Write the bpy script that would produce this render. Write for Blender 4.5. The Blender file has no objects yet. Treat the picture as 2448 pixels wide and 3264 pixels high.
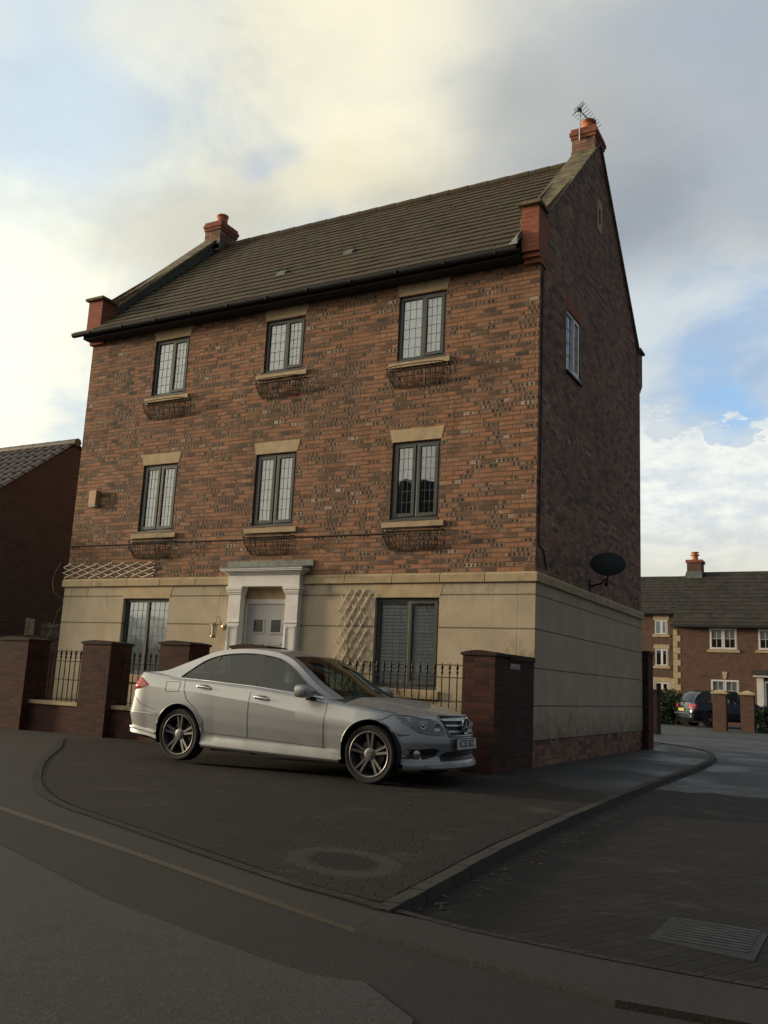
import bpy, bmesh, math, random
from mathutils import Vector, Matrix, noise as mnoise
random.seed(7)
sc = bpy.context.scene
C = sc.collection
R = math.radians
W, D = 9.894, 6.85          # facade width, house depth

# ------------------------------------------------------------------ camera
cam_d = bpy.data.cameras.new('camera'); cam = bpy.data.objects.new('camera', cam_d); C.objects.link(cam)
cam.location = (14.4042, -12.9007, 1.1377)
cam.rotation_euler = (1.7585, -0.0474, 0.4972)
cam_d.sensor_fit = 'VERTICAL'; cam_d.sensor_height = 32.64; cam_d.lens = 28.793
cam_d.clip_end = 2000; cam_d.clip_start = 0.05
sc.camera = cam
sc.render.resolution_x, sc.render.resolution_y = 768, 1024
sc.view_settings.view_transform = 'Standard'
sc.view_settings.look = 'None'
sc.view_settings.exposure = 0.0
sc.view_settings.gamma = 1

# ------------------------------------------------------------------ node DSL
class G:
    def __init__(s, nt): s.nt = nt; s.n = nt.nodes; s.l = nt.links
    def put(s, sock, v):
        if isinstance(v, bpy.types.NodeSocket): s.l.new(v, sock)
        elif isinstance(v, (tuple, list)) and sock.type == 'RGBA' and len(v) == 3: sock.default_value = (*v, 1)
        else: sock.default_value = v
    def node(s, t, **kw):
        n = s.n.new(t)
        for k, v in kw.items():
            if k.startswith('_'): setattr(n, k[1:], v)
            else: s.put(n.inputs[k.replace('__', ' ')], v)
        return n
    def m(s, op, a, b=0.0, c=0.0):
        n = s.n.new('ShaderNodeMath'); n.operation = op
        s.put(n.inputs[0], a); s.put(n.inputs[1], b); s.put(n.inputs[2], c)
        return n.outputs[0]
    def vm(s, op, a, b=(0, 0, 0)):
        n = s.n.new('ShaderNodeVectorMath'); n.operation = op
        s.put(n.inputs[0], a)
        if op == 'SCALE': s.put(n.inputs['Scale'], b)
        else: s.put(n.inputs[1], b)
        return n.outputs['Value'] if op in ('DOT_PRODUCT', 'LENGTH', 'DISTANCE') else n.outputs[0]
    def ss(s, lo, hi, v):      # smoothstep
        n = s.n.new('ShaderNodeMapRange'); n.interpolation_type = 'SMOOTHSTEP'
        s.put(n.inputs['Value'], v); s.put(n.inputs['From Min'], lo); s.put(n.inputs['From Max'], hi)
        return n.outputs[0]
    def mix(s, f, a, b, mode='MIX'):
        n = s.n.new('ShaderNodeMix'); n.data_type = 'RGBA'; n.blend_type = mode
        s.put(n.inputs[0], f); s.put(n.inputs[6], a); s.put(n.inputs[7], b)
        return n.outputs[2]
    def ramp(s, f, stops, interp='LINEAR'):
        n = s.n.new('ShaderNodeValToRGB'); r = n.color_ramp; r.interpolation = interp
        while len(r.elements) < len(stops): r.elements.new(0.5)
        for e, (p, c) in zip(r.elements, stops): e.position = p; e.color = (*c, 1)
        s.put(n.inputs[0], f); return n.outputs[0]
    def noise(s, scale, detail=3, rough=.5, vec=None, dist=0.0):
        n = s.n.new('ShaderNodeTexNoise')
        n.inputs['Scale'].default_value = scale; n.inputs['Detail'].default_value = detail
        n.inputs['Roughness'].default_value = rough; n.inputs['Distortion'].default_value = dist
        if vec is not None: s.put(n.inputs['Vector'], vec)
        return n.outputs['Fac']
    def sep(s, v):
        n = s.n.new('ShaderNodeSeparateXYZ'); s.put(n.inputs[0], v); return n.outputs
    def comb(s, x, y, z=0.0):
        n = s.n.new('ShaderNodeCombineXYZ'); s.put(n.inputs[0], x); s.put(n.inputs[1], y); s.put(n.inputs[2], z); return n.outputs[0]
    def white(s, v):
        n = s.n.new('ShaderNodeTexWhiteNoise'); n.noise_dimensions = '3D'; s.put(n.inputs['Vector'], v)
        return n.outputs['Value'], n.outputs['Color']

# ------------------------------------------------------------------ sky and sun
SUN_AZ, SUN_EL = R(192), R(8)
sun_dir = Vector((math.cos(SUN_EL)*math.cos(SUN_AZ), math.cos(SUN_EL)*math.sin(SUN_AZ), math.sin(SUN_EL)))
sd = bpy.data.lights.new('sun', 'SUN'); sd.energy = 3.4; sd.angle = R(5.0); sd.color = (1.0, .80, .56)
sun = bpy.data.objects.new('sun', sd); C.objects.link(sun); sun.location = (-20, -10, 30)
sun.rotation_euler = (-sun_dir).to_track_quat('-Z', 'Y').to_euler()

world = bpy.data.worlds.new('World'); sc.world = world; world.use_nodes = True
g = G(world.node_tree); g.n.clear()
def azel(az, el):
    az, el = R(az), R(el)
    return (math.cos(el)*math.cos(az), math.cos(el)*math.sin(az), math.sin(el))
sky = g.n.new('ShaderNodeTexSky'); sky.sky_type = 'NISHITA'; sky.sun_disc = False
sky.sun_elevation = SUN_EL; sky.sun_rotation = math.pi/2 - SUN_AZ + 2*math.pi
sky.air_density = 1.0; sky.dust_density = 1.5
tc = g.n.new('ShaderNodeTexCoord')
dirv = g.vm('NORMALIZE', tc.outputs['Generated'])
dx, dy, dz = g.sep(dirv)
den = g.m('ADD', g.m('MAXIMUM', dz, 0.0), 0.30)
cl = g.comb(g.m('DIVIDE', dx, den), g.m('DIVIDE', dy, den), g.m('MULTIPLY', dz, .6))
n1 = g.noise(2.1, 7, .56, cl, .5)
n2 = g.noise(5.2, 7, .6, g.vm('ADD', cl, (3.1, 7.7, 1.3)), .35)
n4 = g.noise(13.0, 6, .62, g.vm('ADD', cl, (1.1, 4.7, 2.3)), .05)
n3 = g.noise(1.3, 4, .5, g.vm('ADD', cl, (9.1, 2.2, 5.3)), .3)
wn = g.node('ShaderNodeTexNoise', Scale=3.2, Detail=5.0, Roughness=.55); g.put(wn.inputs['Vector'], cl)
warp = g.vm('SCALE', g.vm('SUBTRACT', wn.outputs['Color'], (.5, .5, .5)), .22)
wd = g.vm('NORMALIZE', g.vm('ADD', dirv, warp))
def blob(az, el, inner, outer, src=None):
    d = g.vm('DOT_PRODUCT', wd if src is None else src, azel(az, el))
    ang = g.m('ARCCOSINE', g.m('MINIMUM', d, 1.0))
    return g.ss(R(outer), R(inner), ang)
def sr(r, g_, b): return tuple((c/255/12.92 if c < 10 else ((c/255+.055)/1.055)**2.4) for c in (r, g_, b))
blue = g.mix(g.ss(0.05, .6, dz), sr(170, 200, 228), sr(172, 192, 212))
blue = g.mix(.06, blue, g.vm('SCALE', sky.outputs[0], 0.06))
detail = g.m('ADD', g.m('MULTIPLY', n1, .6), g.m('MULTIPLY', n2, .4))
sunside = g.ss(-.2, .95, g.vm('DOT_PRODUCT', dirv, azel(165, 25)))
ccol = g.mix(sunside, sr(150, 158, 166), sr(232, 229, 212))
col = g.mix(g.ss(.36, .56, detail), blue, ccol)
def lay(col, f, c, k=1.0): return g.mix(g.m('MULTIPLY', f, k), col, c)
def br(f, lo=.36, hi=.60, n=None): return g.m('MULTIPLY', f, g.m('ADD', .25, g.m('MULTIPLY', g.ss(lo, hi, detail if n is None else n), .75)))
col = lay(col, blob(142, 34, 1, 13), sr(200, 217, 230), .95)
col = lay(col, br(blob(137, 36.5, 0, 6)), sr(240, 238, 220), .8)
col = lay(col, blob(133.6, 25, 1, 9), sr(212, 208, 188), .85)
col = lay(col, blob(128.5, 29, 0, 7), sr(202, 200, 186), .8)
col = lay(col, blob(118, 30.5, 0, 7), sr(200, 196, 178), .8)
col = lay(col, blob(101, 33, 4, 16), sr(166, 175, 186), .85)
col = lay(col, blob(108.5, 33.5, 1, 8), sr(176, 177, 172), .6)
col = lay(col, br(blob(103.5, 28.6, 0, 7), .30, .55), sr(142, 150, 160), .75)
col = lay(col, blob(96, 38, 0, 6), sr(164, 176, 190), .6)
col = lay(col, blob(124, 41, 0, 9), sr(247, 241, 212), .9)
col = lay(col, blob(121.6, 35, 0, 7.5), sr(248, 241, 216), 1.0)
col = lay(col, blob(122.5, 31.5, 0, 5.5), sr(238, 230, 200), .8)
col = lay(col, br(blob(132.5, 32.5, 0, 5.5)), sr(238, 236, 214), .95)
col = lay(col, br(blob(138, 30, 0, 4.5)), sr(244, 242, 218), .9)
col = lay(col, blob(126.6, 33, 0, 2.4), sr(176, 192, 210), .6)
col = lay(col, br(blob(142.5, 26, 0, 5)), sr(252, 247, 212), .95)
col = lay(col, blob(146, 17, 0, 12), sr(252, 249, 220), .95)
col = lay(col, blob(145, 9, 0, 10), sr(255, 251, 214), 1.0)
right = g.ss(-.36, -.20, dx)
el = g.m('ARCSINE', dz)
col = lay(col, g.m('MULTIPLY', right, g.ss(R(28), R(23), el)), g.mix(g.ss(.38, .58, detail), sr(166, 190, 218), sr(206, 216, 222)), .9)
col = lay(col, blob(98.8, 17.6, .3, 3.6), sr(152, 192, 232), .9)
bank = g.m('MULTIPLY', g.ss(R(16.4), R(15.7), g.m('ADD', el, g.m('ADD', g.m('MULTIPLY', g.m('SUBTRACT', n2, .5), R(9)), g.m('MULTIPLY', g.m('SUBTRACT', n4, .5), R(7))))), g.m('MULTIPLY', g.ss(-.50, -.30, dx), g.ss(.3, .8, dy)))
col = lay(col, bank, g.mix(g.ss(.36, .60, g.m('ADD', g.m('MULTIPLY', n4, .6), g.m('MULTIPLY', n2, .4))), sr(212, 221, 226), sr(242, 243, 236)), .96)
col = lay(col, g.m('MULTIPLY', g.ss(R(12), R(6), el), g.m('MULTIPLY', right, g.ss(.1, .6, dy))), sr(214, 211, 196), .85)
lg = g.m('MULTIPLY', blob(150, 15, 0, 26), .30)
col = g.mix(1.0, col, g.vm('SCALE', g.comb(1.0, .97, .80), lg), 'ADD')
col = g.vm('SCALE', col, g.m('ADD', .93, g.m('MULTIPLY', g.m('ADD', g.m('MULTIPLY', n4, .45), g.m('MULTIPLY', n2, .55)), .26)))
# behind the camera: bright broken cloud toward the sun side, dull to the east; below the horizon far dark ground
beh = g.ss(.30, -.25, dy)
bcol = g.mix(g.ss(-.45, .35, dx), g.mix(g.ss(.38, .60, detail), sr(196, 206, 212), sr(236, 230, 214)), sr(140, 148, 156))
glow = g.vm('DOT_PRODUCT', dirv, azel(208, 13))
bcol = g.mix(g.m('POWER', g.ss(.45, 1.0, glow), 1.5), bcol, (1.7, 1.5, 1.15))
bcol = g.mix(g.ss(.01, .085, g.m('ADD', dz, g.m('MULTIPLY', g.m('SUBTRACT', n2, .5), .12))), sr(70, 68, 64), bcol)
col = g.mix(beh, col, bcol)
col = g.mix(g.m('MULTIPLY', g.ss(.15, .6, dx), .9), col, sr(96, 100, 108))
col = g.mix(g.ss(.74, .95, dz), col, sr(112, 118, 126))
col = g.mix(g.ss(-.01, -.06, dz), col, (.03, .03, .026))
bg = g.node('ShaderNodeBackground', Color=col, Strength=1.0)
out = g.n.new('ShaderNodeOutputWorld'); g.l.new(bg.outputs[0], out.inputs[0])

# ------------------------------------------------------------------ materials
def mat(name):
    m = bpy.data.materials.new(name); m.use_nodes = True
    g = G(m.node_tree); b = g.n['Principled BSDF']; return m, g, b
def simple(name, col, rough=.6, metal=0.0, var=.15, vscale=6.0, bump=0.0, bscale=40.0, coat=0.0, spec=.5):
    m, g, b = mat(name)
    geo = g.n.new('ShaderNodeNewGeometry')
    n = g.noise(vscale, 4, .6, geo.outputs['Position'])
    c = g.mix(g.ss(.3, .7, n), tuple(x*(1-var) for x in col), tuple(min(1, x*(1+var)) for x in col))
    g.put(b.inputs['Base Color'], c)
    b.inputs['Roughness'].default_value = rough; b.inputs['Metallic'].default_value = metal
    b.inputs['Coat Weight'].default_value = coat; b.inputs['Specular IOR Level'].default_value = spec
    if bump:
        bn = g.node('ShaderNodeBump', Strength=.6, Distance=bump, Height=g.noise(bscale, 4, .6, geo.outputs['Position']))
        g.put(b.inputs['Normal'], bn.outputs[0])
    return m
def brick(name, stops, mortar=(.16, .13, .10), holes=0.0, bl=.225, bh=.075, tint=(1, 1, 1), ground=False, rot=0.0, jw=.006, rough=.85, bumpd=.006, patch=.35, grime=0.0):
    m, g, b = mat(name)
    geo = g.n.new('ShaderNodeNewGeometry')
    px, py, pz = g.sep(geo.outputs['Position']); nx, ny, nz = g.sep(geo.outputs['True Normal'])
    wob = g.m('MULTIPLY', g.m('SUBTRACT', g.noise(9, 3, .6, geo.outputs['Position']), .5), .010)
    if ground:
        c_, s_ = math.cos(rot), math.sin(rot)
        u = g.m('ADD', g.m('MULTIPLY', px, c_), g.m('MULTIPLY', py, s_))
        v = g.m('ADD', g.m('MULTIPLY', px, -s_), g.m('MULTIPLY', py, c_))
    else:
        gx = g.m('GREATER_THAN', g.m('ABSOLUTE', nx), g.m('ABSOLUTE', ny))
        u = g.m('ADD', g.m('MULTIPLY', gx, g.m('ADD', py, .1125)), g.m('MULTIPLY', g.m('SUBTRACT', 1.0, gx), px))
        gz = g.m('GREATER_THAN', g.m('ABSOLUTE', nz), .8)
        v = g.m('ADD', g.m('MULTIPLY', gz, py), g.m('MULTIPLY', g.m('SUBTRACT', 1.0, gz), pz))
    u = g.m('ADD', u, 50.0); v = g.m('ADD', g.m('ADD', v, 30.0 + .025), wob)
    vr = g.m('DIVIDE', v, bh); row = g.m('FLOOR', vr); fv = g.m('FRACT', vr)
    rw, _ = g.white(g.comb(row, 3.3, 7.1))
    ur = g.m('ADD', g.m('DIVIDE', u, bl), g.m('ADD', g.m('MULTIPLY', g.m('MODULO', row, 2.0), .5), g.m('MULTIPLY', rw, .12)))
    colr = g.m('FLOOR', ur); fu = g.m('FRACT', ur)
    rv, rc = g.white(g.comb(colr, row, 1.7)); rr, rg_, rb = g.sep(rc)
    eu = g.m('MULTIPLY', g.m('MINIMUM', fu, g.m('SUBTRACT', 1.0, fu)), bl)
    ev = g.m('MULTIPLY', g.m('MINIMUM', fv, g.m('SUBTRACT', 1.0, fv)), bh)
    fine = g.noise(60, 3, .6, geo.outputs['Position'])
    e = g.m('ADD', g.m('MINIMUM', eu, ev), g.m('MULTIPLY', g.m('SUBTRACT', fine, .5), .006))
    bm = g.ss(jw*.45, jw*1.25, e)
    big = g.noise(.7, 4, .6, geo.outputs['Position'])
    rsel = g.m('ADD', g.m('MULTIPLY', rv, 1-patch*.5), g.m('MULTIPLY', g.ss(.3, .7, big), patch*.5))
    base = g.ramp(rsel, stops)
    base = g.mix(g.ss(.35, .75, g.noise(26, 4, .65, geo.outputs['Position'])), base, g.vm('SCALE', base, .68))
    h = bm
    if holes:
        nc = 3.0
        su = g.m('SUBTRACT', g.m('FRACT', g.m('MULTIPLY', g.m('ADD', fu, g.m('MULTIPLY', rb, .1)), nc)), .5)
        cs_, _d = g.white(g.comb(g.m('FLOOR', g.m('MULTIPLY', ur, nc)), row, 4.0)); cs_ = g.m('ADD', .70, g.m('MULTIPLY', cs_, .5))
        hu = g.m('DIVIDE', g.m('ABSOLUTE', g.m('MULTIPLY', su, bl/nc)), g.m('MULTIPLY', cs_, .027))
        hv = g.m('DIVIDE', g.m('ABSOLUTE', g.m('MULTIPLY', g.m('SUBTRACT', fv, .5), bh)), .024)
        dd = g.m('ADD', g.m('POWER', hu, 3.0), g.m('POWER', hv, 3.0))
        cellr, _c = g.white(g.comb(g.m('FLOOR', g.m('MULTIPLY', ur, nc)), row, 9.0))
        hole = g.m('MULTIPLY', g.ss(1.25, .55, dd), g.ss(.08, .3, cellr))
        sel = g.m('GREATER_THAN', g.m('ADD', rr, g.m('MULTIPLY', g.m('SUBTRACT', g.noise(.9, 3, .6, geo.outputs['Position']), .5), 1.6)), 1-holes)
        pale = g.ramp(rg_, [(0, (.25, .155, .10)), (.5, (.34, .21, .135)), (.85, (.30, .17, .105)), (1, (.52, .42, .31))])
        hb = g.mix(hole, pale, g.ramp(cellr, [(0, (.15, .095, .065)), (1, (.055, .042, .034))]))
        base = g.mix(sel, base, hb)
        h = g.m('SUBTRACT', bm, g.m('MULTIPLY', g.m('MULTIPLY', hole, sel), .7))
    base = g.mix(g.m('MULTIPLY', g.ss(.5, .8, big), .22), base, g.vm('SCALE', base, .6))
    colf = g.mix(bm, g.mix(g.ss(.4, .65, g.noise(3.0, 2, .5, geo.outputs['Position'])), mortar, tuple(x*1.7 for x in mortar)), base)
    if holes:
        sk = g.noise(1.0, 5, .65, g.vm('MULTIPLY', geo.outputs['Position'], (3.2, 3.2, .45)))
        colf = g.mix(g.m('MULTIPLY', g.ss(.50, .72, sk), .45), colf, (.075, .06, .045))
    if grime:
        gr = g.m('MULTIPLY', g.ss(.5, .72, g.noise(2.2, 5, .65, geo.outputs['Position'])), grime)
        colf = g.mix(gr, colf, (.035, .035, .025))
    colf = g.mix(1.0, colf, tint, 'MULTIPLY')
    if ground:
        P_ = geo.outputs['Position']
        colf = g.mix(g.m('MULTIPLY', g.ss(.56, .70, g.noise(1.7, 6, .7, P_)), .55), colf, (.075, .060, .036))
        colf = g.mix(g.m('MULTIPLY', g.ss(.55, .72, g.noise(.55, 5, .65, P_)), .5), colf, (.010, .010, .009))
        if name == 'block_paving':  # oval windscreen reflection painted into the paving: pale ring, dark centre
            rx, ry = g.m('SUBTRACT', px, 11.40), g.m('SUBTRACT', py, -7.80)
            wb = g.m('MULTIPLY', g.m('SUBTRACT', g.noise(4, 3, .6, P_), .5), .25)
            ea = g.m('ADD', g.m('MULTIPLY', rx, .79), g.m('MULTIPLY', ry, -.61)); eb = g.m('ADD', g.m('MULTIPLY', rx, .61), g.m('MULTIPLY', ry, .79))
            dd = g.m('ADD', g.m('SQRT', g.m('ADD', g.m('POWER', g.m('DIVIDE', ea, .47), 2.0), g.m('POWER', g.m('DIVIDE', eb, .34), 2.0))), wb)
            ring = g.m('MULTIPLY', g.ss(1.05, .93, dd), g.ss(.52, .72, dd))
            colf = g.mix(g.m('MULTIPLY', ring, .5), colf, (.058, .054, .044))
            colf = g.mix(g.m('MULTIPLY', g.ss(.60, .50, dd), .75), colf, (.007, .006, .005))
    g.put(b.inputs['Base Color'], colf)
    g.put(b.inputs['Roughness'], rough); b.inputs['Specular IOR Level'].default_value = .3
    bn = g.node('ShaderNodeBump', Strength=.8, Distance=bumpd, Height=g.m('ADD', h, g.m('MULTIPLY', fine, .35)))
    g.put(b.inputs['Normal'], bn.outputs[0])
    return m
OLD = [(0, (.07, .055, .045)), (.10, (.15, .10, .072)), (.22, (.29, .16, .095)), (.40, (.47, .225, .122)), (.55, (.37, .19, .11)), (.72, (.53, .28, .155)), (.88, (.40, .26, .165)), (.95, (.56, .40, .26)), (1, (.66, .54, .38))]
M_brick = brick('reclaimed_brick', OLD, (.13, .10, .07), holes=.36, jw=.0075, bumpd=.010)
M_side = brick('reclaimed_brick_purple', [(0, (.08, .055, .045)), (.3, (.24, .135, .09)), (.6, (.37, .18, .115)), (.85, (.44, .24, .155)), (1, (.52, .40, .31))], (.13, .11, .095), holes=.10)
M_red = brick('red_facing_brick', [(0, (.34, .115, .065)), (.5, (.46, .155, .085)), (1, (.39, .135, .078))], (.16, .09, .07), patch=.2)
M_wallbrick = brick('garden_wall_brick', [(0, (.040, .018, .014)), (.5, (.078, .028, .020)), (1, (.105, .038, .027))], (.035, .028, .022), patch=.3, grime=.7)
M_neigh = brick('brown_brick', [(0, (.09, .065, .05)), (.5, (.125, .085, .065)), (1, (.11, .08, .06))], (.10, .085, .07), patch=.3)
M_far = brick('orange_brick', [(0, (.12, .065, .048)), (.5, (.17, .088, .06)), (1, (.15, .092, .065))], (.12, .095, .075), patch=.4)
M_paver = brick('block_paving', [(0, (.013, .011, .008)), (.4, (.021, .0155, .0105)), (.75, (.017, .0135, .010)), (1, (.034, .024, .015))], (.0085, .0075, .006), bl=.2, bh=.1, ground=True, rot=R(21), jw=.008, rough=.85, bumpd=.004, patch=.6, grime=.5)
M_paver2 = brick('block_paving_road', [(0, (.008, .0075, .0068)), (.4, (.0135, .011, .009)), (.75, (.011, .0095, .0082)), (1, (.022, .017, .012))], (.0055, .005, .0045), bl=.2, bh=.1, ground=True, rot=R(66), jw=.008, rough=.85, bumpd=.003, patch=.6, grime=.6)
M_edge = brick('reflection_line_brick', [(0, (.022, .020, .017)), (1, (.04, .034, .028))], (.012, .011, .01), bl=.1, bh=.2, ground=True, rot=R(-20), jw=.008)

def render_mat():
    m, g, b = mat('cream_render')
    geo = g.n.new('ShaderNodeNewGeometry'); P = geo.outputs['Position']
    px, py, pz = g.sep(P); nx, ny, nz = g.sep(geo.outputs['True Normal'])
    base = g.mix(g.ss(.3, .7, g.noise(1.6, 5, .6, P)), (.48, .41, .29), (.60, .51, .375))
    base = g.mix(g.m('MULTIPLY', g.ss(.4, .7, g.noise(45, 3, .6, P)), .35), base, (.36, .28, .17))
    # dark weather streaks, longest directly under the string course
    st = g.noise(3.5, 5, .7, g.vm('MULTIPLY', P, (1, 1, .25)))
    k = g.m('MULTIPLY', g.m('MULTIPLY', g.ss(.50, .70, st), g.ss(1.9, 2.8, pz)), g.ss(1.3, .3, g.m('ABSOLUTE', nx)))
    base = g.mix(g.m('MULTIPLY', k, .55), base, (.13, .10, .06))
    k2 = g.m('MULTIPLY', g.ss(.42, .68, g.noise(2.6, 5, .7, P)), g.ss(2.15, 1.45, pz))
    base = g.mix(g.m('MULTIPLY', g.m('MULTIPLY', k2, g.m('MULTIPLY', g.ss(8.7, 9.9, px), g.ss(.6, .4, g.m('ABSOLUTE', nx)))), .8), base, (.10, .085, .06))
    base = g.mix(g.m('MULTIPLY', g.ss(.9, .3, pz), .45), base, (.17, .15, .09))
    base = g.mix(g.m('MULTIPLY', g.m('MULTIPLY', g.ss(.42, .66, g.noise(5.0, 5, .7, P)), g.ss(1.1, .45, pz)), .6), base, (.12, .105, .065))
    line = None
    for z in (2.551, 2.038, 1.463, .917):
        f = g.ss(.013, .006, g.m('ABSOLUTE', g.m('SUBTRACT', pz, z)))
        line = f if line is None else g.m('MAXIMUM', line, f)
    vg = g.ss(.008, .003, g.m('ABSOLUTE', g.m('SUBTRACT', px, 9.633)))
    line = g.m('MAXIMUM', line, g.m('MULTIPLY', vg, .5))
    base = g.mix(g.m('MULTIPLY', line, .75), base, (.10, .08, .05))
    g.put(b.inputs['Base Color'], base); b.inputs['Roughness'].default_value = .9; b.inputs['Specular IOR Level'].default_value = .2
    hh = g.m('SUBTRACT', g.m('MULTIPLY', g.noise(150, 3, .6, P), .25), line)
    g.put(b.inputs['Normal'], g.node('ShaderNodeBump', Strength=.7, Distance=.008, Height=hh).outputs[0])
    return m
M_render = render_mat()
M_stone = simple('cast_stone', (.52, .40, .235), .85, var=.14, vscale=5, bump=.003)
def stone_band_mat():
    m, g, b = mat('weathered_cast_stone')
    geo = g.n.new('ShaderNodeNewGeometry'); P = geo.outputs['Position']
    base = g.mix(g.ss(.3, .7, g.noise(3, 5, .6, P)), (.42, .33, .19), (.52, .41, .25))
    base = g.mix(g.m('MULTIPLY', g.ss(.5, .72, g.noise(2.4, 6, .7, P)), .6), base, (.15, .13, .07))
    g.put(b.inputs['Base Color'], base); b.inputs['Roughness'].default_value = .9
    g.put(b.inputs['Normal'], g.node('ShaderNodeBump', Strength=.6, Distance=.004, Height=g.noise(60, 4, .6, P)).outputs[0])
    return m
M_band = stone_band_mat()
M_cope = simple('mossy_coping_stone', (.17, .145, .085), .95, var=.45, vscale=5, bump=.006, bscale=30)
M_lead = simple('lead_flashing', (.16, .18, .165), .55, .3, var=.25, vscale=8)
def tile_mat(name, cols, moss=.5):
    m, g, b = mat(name)
    geo = g.n.new('ShaderNodeNewGeometry'); P = geo.outputs['Position']
    px, py, pz = g.sep(P)
    row = g.m('FLOOR', g.m('DIVIDE', pz, .2155))
    ur = g.m('ADD', g.m('DIVIDE', g.m('ADD', px, 40.0), .30), g.m('MULTIPLY', g.m('MODULO', g.m('ADD', row, 100.0), 2.0), .5))
    rv, rc = g.white(g.comb(g.m('FLOOR', ur), row, 2.0))
    base = g.ramp(rv, cols)
    base = g.mix(g.m('MULTIPLY', g.ss(.38, .68, g.noise(1.4, 5, .65, P)), moss), base, (.115, .10, .05))
    base = g.mix(g.m('MULTIPLY', g.ss(.5, .7, g.noise(14, 4, .7, P)), .5), base, g.vm('SCALE', base, .55))
    fu = g.m('FRACT', ur); j = g.ss(.03, .01, g.m('MINIMUM', fu, g.m('SUBTRACT', 1.0, fu)))
    base = g.mix(g.m('MULTIPLY', j, .6), base, (.02, .018, .014))
    g.put(b.inputs['Base Color'], base); b.inputs['Roughness'].default_value = .85; b.inputs['Specular IOR Level'].default_value = .3
    g.put(b.inputs['Normal'], g.node('ShaderNodeBump', Strength=.7, Distance=.008, Height=g.m('SUBTRACT', g.noise(35, 4, .6, P), g.m('MULTIPLY', j, 1.0))).outputs[0])
    return m
M_tile = tile_mat('brown_concrete_tile', [(0, (.075, .062, .040)), (.5, (.105, .085, .055)), (.85, (.09, .072, .048)), (1, (.13, .085, .06))])
M_tile2 = tile_mat('far_roof_tile', [(0, (.035, .033, .030)), (.5, (.048, .045, .040)), (1, (.062, .054, .046))], .2)
M_gutter = simple('black_plastic_gutter', (.018, .019, .021), .7, var=.2)
M_frame = simple('grey_green_window_frame', (.062, .068, .062), .42, var=.12, vscale=3)
M_white = simple('white_upvc', (.74, .73, .68), .35, var=.05, vscale=3)
M_white2 = simple('white_painted_surround', (.76, .75, .71), .5, var=.08, vscale=4, bump=.001)
M_door = simple('pale_grey_door_paint', (.60, .59, .56), .4, var=.06, vscale=3)
M_curtain = simple('white_curtain', (.88, .90, .87), .9, var=.05)
M_blind = simple('white_shutter', (.82, .86, .84), .6, var=.04)
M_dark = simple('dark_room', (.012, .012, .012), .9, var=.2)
M_glazed = simple('obscure_door_glass', (.035, .035, .035), .15, var=.2)
M_leadcame = simple('lead_came', (.13, .135, .125), .5, .3)
M_iron = simple('black_iron', (.022, .018, .014), .6, .3, var=.4, vscale=30)
M_rust = simple('rusty_wire', (.05, .034, .022), .7, .3, var=.4, vscale=20)
M_wood = simple('weathered_pale_wood', (.60, .52, .38), .85, var=.25, vscale=10)
M_wood2 = simple('grey_fence_wood', (.20, .17, .12), .9, var=.3, vscale=8)
M_terra = simple('terracotta', (.55, .19, .08), .7, var=.15, vscale=12)
M_alu = simple('aluminium', (.55, .55, .55), .35, .8)
M_dish = simple('dark_grey_dish', (.025, .027, .032), .7, var=.15)
M_cable = simple('black_cable', (.02, .02, .018), .6)
M_wcable = simple('white_cable', (.42, .40, .33), .6)
M_tan = simple('tan_alarm_box', (.46, .29, .15), .6, var=.1)
M_grout = simple('tarmac_gutter', (.024, .022, .019), .9, var=.25)
def tarmac(name, a, b_, rough=.85, wet=0.0):
    m, g, b = mat(name)
    geo = g.n.new('ShaderNodeNewGeometry'); P = geo.outputs['Position']
    base = g.mix(g.ss(.3, .7, g.noise(.9, 5, .65, P)), a, b_)
    sp = g.noise(110, 3, .7, P)
    mp = g.noise(6.5, 6, .7, P)
    base = g.mix(g.m('MULTIPLY', g.ss(.52, .68, mp), .45), base, tuple(x*.45 for x in a))
    base = g.mix(g.m('MULTIPLY', g.ss(.60, .63, g.noise(.42, 2, .5, P)), .35), base, tuple(x*.5 for x in a))
    g60 = g.noise(48, 3, .7, P)
    base = g.mix(g.m('MULTIPLY', g.ss(.56, .66, g60), .55), base, tuple(min(1, x*2.1) for x in b_))
    base = g.mix(g.m('MULTIPLY', g.ss(.52, .66, sp), .5), base, tuple(min(1, x*2.0) for x in b_))
    base = g.mix(g.m('MULTIPLY', g.ss(.5, .36, sp), .5), base, tuple(x*.4 for x in a))
    g.put(b.inputs['Base Color'], base)
    r = g.m('SUBTRACT', rough, g.m('MULTIPLY', g.ss(.42, .6, g.noise(.6, 4, .6, P)), wet)); g.put(b.inputs['Roughness'], r)
    g.put(b.inputs['Normal'], g.node('ShaderNodeBump', Strength=.5, Distance=.006, Height=sp).outputs[0])
    return m
M_tar = tarmac('footway_tarmac', (.018, .017, .0135), (.026, .0245, .019))
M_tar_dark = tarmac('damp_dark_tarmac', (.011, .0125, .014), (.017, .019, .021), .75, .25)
M_road_reflection = tarmac('pale_reflection_tarmac', (.031, .032, .028), (.043, .043, .038))
M_farroad = tarmac('wet_far_tarmac', (.036, .042, .044), (.055, .062, .063), .8, .25)
M_kerb = simple('kerb_stone', (.026, .023, .018), .9, var=.35, vscale=6, bump=.006)
M_soil = simple('garden_soil', (.04, .032, .02), .95, var=.4, vscale=7, bump=.02, bscale=12)

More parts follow.
